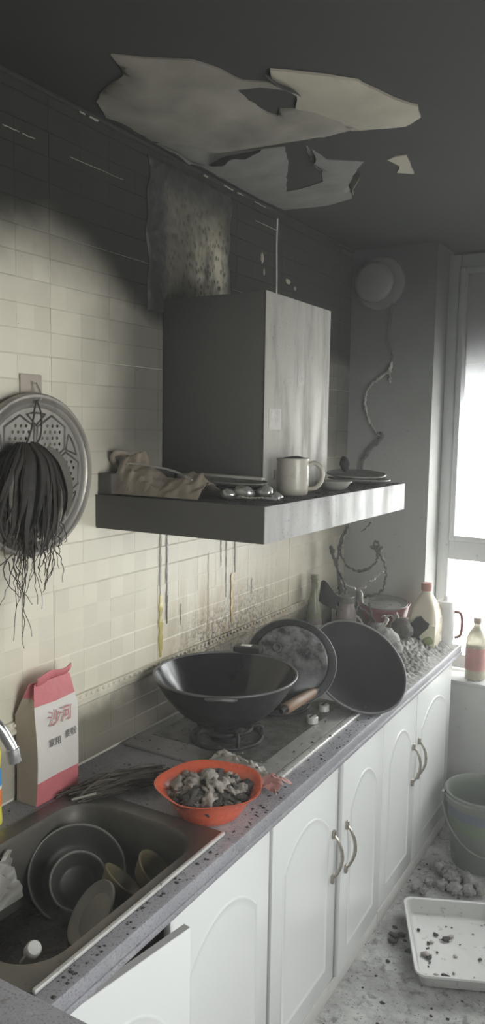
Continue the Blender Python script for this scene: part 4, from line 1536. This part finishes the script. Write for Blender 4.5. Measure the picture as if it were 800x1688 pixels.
cb2 = thing('cable_coil', 'loose coil of burnt cable and bare wire under the far end of the hood', 'cable', (.14, 1.60, .95))
B = (.14, 1.60, .95)
Y2 = 1.62
cable(rel([(.175, Y2, 1.43), (.145, Y2, 1.33), (.115, Y2, 1.24), (.11, Y2, 1.18), (.135, Y2, 1.135), (.18, Y2, 1.115), (.23, Y2, 1.125), (.268, Y2, 1.16), (.275, Y2, 1.2)], B), .0065, cb2)
cable(rel([(.245, Y2, 1.225), (.27, Y2, 1.215), (.255, Y2, 1.24), (.28, Y2, 1.245), (.268, Y2, 1.205), (.29, Y2, 1.225), (.282, Y2, 1.20)], B), .006, cb2, 'frayed_end')
cable(rel([(.285, Y2, 1.2), (.31, Y2, 1.15), (.318, Y2, 1.10), (.305, Y2, 1.05), (.27, Y2, 1.02), (.22, Y2, 1.005)], B), .0062, cb2)
cable(rel([(.06, Y2, 1.21), (.075, Y2, 1.16), (.095, Y2, 1.10), (.11, Y2, 1.02), (.105, Y2, .95), (.10, Y2, .88)], B), .009, cb2)
cable(rel([(.105, Y2, 1.06), (.16, Y2, 1.035), (.20, Y2, 1.035), (.225, Y2, 1.05)], B), .005, cb2, mat='copper')
cable(rel([(.185, Y2, 1.03), (.19, Y2, .97), (.18, Y2, .90), (.19, Y2, .83)], B), .0065, cb2)
cable(rel([(.205, Y2, 1.03), (.215, Y2, .98)], B), .006, cb2, mat='copper')
cable(rel([(.24, Y2, .98), (.255, Y2, .93), (.245, Y2, .88), (.27, Y2, .83)], B), .005, cb2)
cable(rel([(.245, Y2, 1.335), (.215, Y2, 1.30), (.20, Y2, 1.285)], B), .004, cb2)

cable(rel([(.30, Y2, 1.12), (.27, Y2, 1.10), (.25, Y2, 1.075), (.21, Y2, 1.06)], B), .004, cb2, mat='copper')
cable(rel([(.13, Y2, 1.30), (.10, Y2, 1.22), (.095, Y2, 1.12), (.13, Y2, 1.05), (.14, Y2, .98)], B), .0055, cb2)
cable(rel([(.09, Y2, .99), (.14, Y2, .96), (.20, Y2, .955), (.25, Y2, .93), (.29, Y2, .88)], B), .005, cb2)
cable(rel([(.16, Y2, 1.0), (.165, Y2, .93), (.205, Y2, .90), (.22, Y2, .86)], B), .006, cb2, mat='copper')

# ------------------------------------------------------------------ far end of the worktop
bt = thing('glass_bottle', 'sooty greenish glass bottle by the wall behind the woks', 'bottle', (.050, 1.48, ZC))
MB().lathe([(.030, 0), (.033, .006), (.033, .12), (.031, .165), (.022, .21), (.015, .25), (.014, .295), (.0165, .298), (.0165, .312), (.012, .314)], 26).build('body', MT['glass'], bt, smooth=50)
MB().lathe([(.0335, .05), (.0335, .13)], 26, cap0=False, cap1=False).build('burnt_label', MT['jar'], bt)
MB().lathe([(.0172, .300), (.0172, .316), (.002, .317)], 16).build('cap', MT['glass'], bt)
jr = thing('jar', 'smoked jar with dull lid standing right of the glass bottle', 'jar', (.150, 1.60, ZC))
MB().lathe([(.036, 0), (.040, .006), (.042, .12), (.040, .15), (.034, .17), (.033, .19)], 28).build('body', MT['jar'], jr, smooth=50)
MB().lathe([(.036, .188), (.037, .192), (.037, .215), (.034, .219), (.001, .220)], 28).build('lid', MT['plate'], jr)
jr = thing('jar', 'squat smoked jar with pale band in front of the glass bottle', 'jar', (.105, 1.42, ZC))
MB().lathe([(.036, 0), (.042, .006), (.043, .075), (.038, .09), (.034, .1), (.034, .112), (.001, .113)], 28).build('body', MT['glass'], jr, smooth=50)
MB().lathe([(.0435, .02), (.0435, .06)], 28, cap0=False, cap1=False).build('label_band', MT['plate'], jr)


def curl(u, v):
    a = (u - .5) * 2.2
    return (.118 + .045 * math.sin(a), 1.48 - .03 * math.cos(a) + .02 * v, 1.00 + .075 * v + .02 * math.sin(u * 5) * v - .03 * u)


o = sheet('charred_flake', MT['dark'], curl, 12, 8, None, thick=.003)
tag(o, 'black curled charred flake leaning above the squat jar', 'charred flake')

jg = thing('oil_jug', 'cream plastic oil jug with red cap and melted black hole', 'oil jug', (.452, 1.755, ZC))
def jrf(a, z):
    c = abs(math.cos(a)) ** 6 + abs(math.sin(a)) ** 6
    return (1 / c) ** (1 / 6) * .93
MB().lathe([(.060, 0), (.066, .006), (.067, .10), (.067, .125), (.062, .155), (.050, .19), (.034, .222), (.021, .24), (.020, .255)], 40, rfun=lambda a, z: jrf(a, z) if z < .2 else 1).build('body', MT['jug'], jg, smooth=50)
MB().lathe([(.024, .250), (.0245, .254), (.0245, .276), (.021, .282), (.001, .283)], 24).build('cap', MT['cap'], jg)
MB().bb(-.02, .063, -.0705, -.066, .02, .115, bev=.002).build('label', MT['label'], jg)
me = lump_mesh('label_leaf', .02, 1.1, .14, 1.0, MT['leafgreen'], 4, 2, .4); oo = bpy.data.objects.new('label_leaf', me); oo.location = (.035, -.0705, .025); link(oo, jg)
MB().prism([(-.072, .0), (.018, .0), (.010, .03), (-.004, .062), (.016, .085), (.034, .104), (.036, .122), (.018, .132), (.0, .150), (-.018, .142), (-.034, .122), (-.056, .105), (-.070, .09), (-.074, .05)], .006,
           Matrix.Translation((0, -.066, 0)) @ Matrix.Rotation(PI / 2, 4, 'X')).build('melted_hole', MT['dark'], jg, smooth=0)

cn_ = thing('enamel_canister', 'white enamel canister with red handle at the end of the worktop', 'canister', (.512, 1.842, ZC))
MB().lathe([(.036, 0), (.039, .005), (.040, .165), (.041, .17), (.041, .19), (.038, .195), (.012, .199), (.009, .206), (.009, .216), (.002, .219)], 30).build('body', MT['canister'], cn_, smooth=40)
MB().tube(catmull([(.038, .006, .15), (.062, .012, .145), (.071, .014, .11), (.066, .013, .05), (.042, .008, .035)], 4), .0065, 10).build('handle', MT['redplastic'], cn_, smooth=60)

o = dish('basin', 'dusty red plastic basin against the column behind the oil jug', 'basin', (.255, 1.785, ZC + .004), (.0, -.05, 1), .112, .160, .08, MT['redplastic'], flare=1.0)
dish('plate', 'pale dusty plate resting on the red basin', 'plate', (.262, 1.765, ZC + .158), (.04, -.10, 1), .100, .012, .06, MT['plate'])


def heap_h(x, y):
    e = min(1, max(0, (x - .16) / .12)) * min(1, max(0, (XF - .005 - x) / .07)) * min(1, max(0, (y - 1.16) / .20)) * min(1, max(0, (1.86 - y) / .10))
    big = .052 * (.55 + .6 * noise.noise(Vector((x * 9, y * 7, 2)))) + .030 * math.exp(-((x - .43) ** 2 + (y - 1.58) ** 2) / .012)
    return max(0, e * (big + .020 * abs(noise.noise(Vector((x * 34, y * 34, 5)))) + .014 * noise.noise(Vector((x * 85, y * 85, 8)))))


nx, ny = 110, 190
vs = []; fs = []
for i in range(nx + 1):
    for j in range(ny + 1):
        x = .16 + (XF - .165) * i / nx
        y = 1.14 + .73 * j / ny
        vs.append((x, y, ZC + .0005 + heap_h(x, y)))
W = ny + 1
for i in range(nx):
    for j in range(ny):
        fs.append((i * W + j, (i + 1) * W + j, (i + 1) * W + j + 1, i * W + j + 1))
o = MB().add(vs, fs).build('ash_heap', MT['ash'], smooth=60)
tag(o, 'heap of grey ash and rubble at the far end of the worktop', 'ash', kind='stuff')
lumps = [(.375, 1.47, .055, 'round ash-covered lump before the oil jug', 'ash'), (.425, 1.45, .032, 'smaller ash-grey lump right of the round lump', 'ash'),
         (.46, 1.36, .026, 'pale round bulb at the rim of the large wok', 'bowlwhite'), (.30, 1.50, .04, 'dark burnt lump left of the round lump', 'jar'),
         (.40, 1.60, .045, 'charred black lump at the foot of the oil jug', 'scrapdark'),
         (.235, 1.56, .045, 'crumpled grey lump right of the tall smoked jar', 'ash'), (.285, 1.62, .036, 'grey lump against the front of the red basin', 'ash'),
         (.215, 1.47, .034, 'brownish burnt lump between squat jar and wok', 'jar'), (.345, 1.40, .030, 'ash-grey lump touching the wok rim', 'ash')]
for k, (x, y, s, lab, mm) in enumerate(lumps):
    me = lump_mesh('burnt_lump', s, 1, 1, .95, MT[mm], k + 40, 3, .28 if k != 2 else .08, 2.2)
    oo = bpy.data.objects.new('burnt_lump', me)
    oo.location = (x, y, ZC + max(.0, heap_h(x, y) - .012)); link(oo)
    tag(oo, lab, 'lump')
hg = thing('wire_hanger', 'bent pale wire tongs sticking out of the ash behind the wok', 'wire', (.31, 1.46, ZC + .05))
cable([(0, 0, 0), (.02, .03, .05), (.045, .06, .10), (.05, .065, .112)], .006, hg, mat='copper', jit=.002)
cable([(.012, -.005, 0), (.03, .025, .05), (.055, .055, .10), (.05, .065, .112)], .005, hg, mat='copper', jit=.002)
hg = thing('wire_hanger', 'small pale twisted wire standing on the ash before the red basin', 'wire', (.36, 1.62, ZC + .09))
cable([(-.03, 0, 0), (.0, 0, .05), (.01, .0, .07), (.02, 0, .03), (.03, 0, .0)], .005, hg, mat='copper', jit=.003)
cable([(-.06, 0, .05), (-.02, 0, .06), (.02, .0, .055), (.06, 0, .06)], .004, hg, mat='copper', jit=.003)

# loose crumbs over the worktop, the hob and the canopy: past counting
def crumbs(name, n, fn, smin, smax, mat, label, seed):
    rr = random.Random(seed)
    mb = MB()
    for _ in range(n):
        p = fn(rr)
        if p is None:
            continue
        s = smin + (smax - smin) * rr.random() ** 3
        a = rr.uniform(0, 6.28)
        k = rr.choice((4, 5, 6))
        h = s * rr.uniform(.3, .7)
        ring = [(p[0] + s * rr.uniform(.6, 1.1) * math.cos(a + 2 * PI * i / k), p[1] + s * rr.uniform(.6, 1.1) * math.sin(a + 2 * PI * i / k), p[2]) for i in range(k)]
        vs = ring + [(p[0] + rr.uniform(-.2, .2) * s, p[1] + rr.uniform(-.2, .2) * s, p[2] + h)]
        mb.add(vs, [(i, (i + 1) % k, k) for i in range(k)] + [tuple(range(k - 1, -1, -1))])
    o = mb.build(name, mat, smooth=0)
    tag(o, label, 'crumbs', kind='stuff')


def on_top(rr):
    x = rr.uniform(.02, XF - .006); y = rr.uniform(-.62, 1.3)
    z = ZC + .0003
    if .10 < x < .54 and -.64 < y < -.03:
        return None
    if .02 < x < .52 and .235 < y < .91:
        z = ZC + .0118
        if .06 < x < .44 and .33 < y < .89: z = ZC + .0128
    if (x - RB[0]) ** 2 + (y - RB[1]) ** 2 < .009:
        return None
    return (x, y, z)


crumbs('black_crumbs', 900, on_top, .0012, .0065, MT['chip'], 'black charred crumbs strewn over the worktop and hob', 3)
def on_front(rr):
    y = rr.uniform(-.62, 1.2)
    x = rr.uniform(.545, XF - .006) if y < -.02 else rr.uniform(.525, XF - .006)
    return (x, y, ZC + .0003)


crumbs('black_crumbs', 230, on_front, .0012, .0060, MT['chip'], 'black charred crumbs along the front strip of the worktop', 8)
crumbs('pale_crumbs', 420, on_top, .0010, .005, MT['ash'], 'pale ash crumbs strewn over the worktop and hob', 4)
crumbs('black_crumbs', 240, lambda r_: (r_.uniform(.37, HD - .01), r_.uniform(HY0 + .02, HY1 - .02), ZH - .0005), .002, .008, MT['chip'], 'charred crumbs on top of the hood canopy', 5)
crumbs('black_crumbs', 500, lambda r_: (r_.uniform(.56, 1.5), r_.uniform(.1, 1.5), .0003), .002, .010, MT['chip'], 'black charred crumbs strewn over the floor', 6)

# ------------------------------------------------------------------ sill bottle, bucket, tray, rubble
sb = thing('sauce_bottle', 'clear bottle with pink label and brown cap on the window sill', 'bottle', (.622, 1.972, .619))
MB().lathe([(.040, 0), (.045, .006), (.046, .16), (.044, .185), (.03, .215), (.016, .235), (.0145, .26)], 30).build('body', MT['bottle'], sb, smooth=50)
MB().lathe([(.0468, .045), (.0468, .145)], 30, cap0=False, cap1=False).build('label_band', MT['pinklabel'], sb)
MB().lathe([(.017, .252), (.0175, .256), (.0175, .276), (.002, .279)], 18).build('cap', MT['cap_brown'], sb)

bk = thing('bucket', 'dull green plastic bucket standing against the far cabinet', 'bucket', (.770, 1.560, 0))
MB().lathe([(.001, .0), (.105, 0), (.110, .006), (.136, .26), (.140, .262), (.150, .266), (.151, .285), (.146, .290), (.148, .300), (.143, .305), (.137, .300), (.133, .262), (.106, .012), (.001, .008)], 60).build('body', MT['bucket'], bk, smooth=45)
MB().lathe([(.1315, .21), (.1358, .25)], 60, cap0=False, cap1=False).build('printed_band', MT['bucketblue'], bk)
MB().lathe([(.1268, .16), (.1312, .208)], 60, cap0=False, cap1=False).build('printed_band', MT['bucketgreen'], bk)
a = math.radians(205)
MB().box((.153 * math.cos(a), .153 * math.sin(a), .272), (.014, .03, .045), Matrix.Identity(4), bev=.004).build('handle_ear', MT['bucket'], bk)
MB().tube(catmull([(.158 * math.cos(a + t), .158 * math.sin(a + t), .262 - .16 * math.sin(t / PI * PI) ** 1.0) for t in [PI * k / 12 for k in range(13)]], 3), .0035, 6).build('bail', MT['bucket'], bk)

an = math.radians(24.0)
tyy = thing('enamel_tray', 'white rectangular enamel tray with black crumbs on the floor', 'tray', (.842, .958, .010), (math.radians(-2.0), 0, an))
def tl(w, l, r, z): return [(x, y, z) for x, y in rrect(-w, w, -l, l, r, 6)]
L = [tl(.135, .19, .02, 0), tl(.139, .196, .024, .004), tl(.150, .208, .03, .045), tl(.158, .216, .034, .048), tl(.160, .218, .036, .0455), tl(.158, .216, .034, .0505), tl(.149, .207, .03, .049), tl(.136, .192, .024, .008), tl(.13, .186, .02, .005)]
vs, fs = loft(L)
fs.append(tuple(range(len(L[0]) - 1, -1, -1)))
MB().add(vs, fs).build('pan', MT['tray'], tyy, smooth=40)
rr9 = random.Random(9)
for k in range(34):
    s = .003 + .016 * rr9.random() ** 3
    me = lump_mesh('char_piece', s, 1.3, .9, .35, MT['chip'] if k % 3 else MT['jar'], k + 60, 2, .5, 2)
    oo = bpy.data.objects.new('char_piece', me)
    x, y = rr9.uniform(-.12, .12), rr9.uniform(-.17, .15)
    p = Matrix.Rotation(an, 3, 'Z') @ Vector((x, y, 0))
    oo.location = (.842 + p.x, .958 + p.y, .0165 - y * math.tan(math.radians(2.0)))
    oo.rotation_euler = (0, 0, rr9.uniform(0, 6)); link(oo)
    tag(oo, 'charred crumb lying in the white enamel tray', 'char piece', 'charred crumbs in the tray')
rub = [(.665, 1.385, .042), (.70, 1.36, .034), (.725, 1.33, .04), (.745, 1.37, .036), (.775, 1.345, .040), (.745, 1.285, .035), (.70, 1.29, .028), (.785, 1.295, .03), (.655, 1.29, .024), (.815, 1.33, .030), (.625, 1.235, .020), (.655, 1.235, .022)]
for k, (x, y, s) in enumerate(rub):
    x = .725 + (x - .725) * 1.12; y = 1.32 + (y - 1.32) * 1.12
    me = lump_mesh('crumpled_lump', s * .72, 1.05, .85, .85, MT['ash'], k + 100, 3, .75, 2.6)
    oo = bpy.data.objects.new('crumpled_lump', me)
    oo.location = (x, y, 0); oo.rotation_euler = (0, 0, k * 1.3); link(oo)
    tag(oo, 'crumpled grey lump on the floor between bucket and tray', 'lump', 'crumpled lumps before the bucket')
for k, (x, y, s) in enumerate([(.635, .93, .014), (.655, .95, .010), (.64, .90, .012), (.62, .98, .007), (.70, .88, .008), (.66, .80, .006)]):
    me = lump_mesh('char_piece', s, 1.3, .9, .5, MT['chip'], k + 130, 2, .5, 2)
    oo = bpy.data.objects.new('char_piece', me); oo.location = (x, y, 0); link(oo)
    tag(oo, 'black char piece on the floor between cabinet plinth and tray', 'char piece', 'char pieces by the plinth')

# ------------------------------------------------------------------ thin haze volume added for a washed-out look
hm = bpy.data.materials.new('added_haze')
hm.use_nodes = True
hm.node_tree.nodes.remove(hm.node_tree.nodes['Principled BSDF'])
pv = hm.node_tree.nodes.new('ShaderNodeVolumeScatter')
pv.inputs['Color'].default_value = (.9, .9, .88, 1)
pv.inputs['Density'].default_value = .026
pv.inputs['Anisotropy'].default_value = .35
hm.node_tree.links.new(pv.outputs[0], hm.node_tree.nodes['Material Output'].inputs['Volume'])
o = MB().bb(-.08, 2.26, -2.78, 2.2, -.05, H + .05).build('added_haze', hm, smooth=0)
tag(o, 'thin grey haze added through the whole kitchen for a washed-out look', 'haze', kind='stuff')
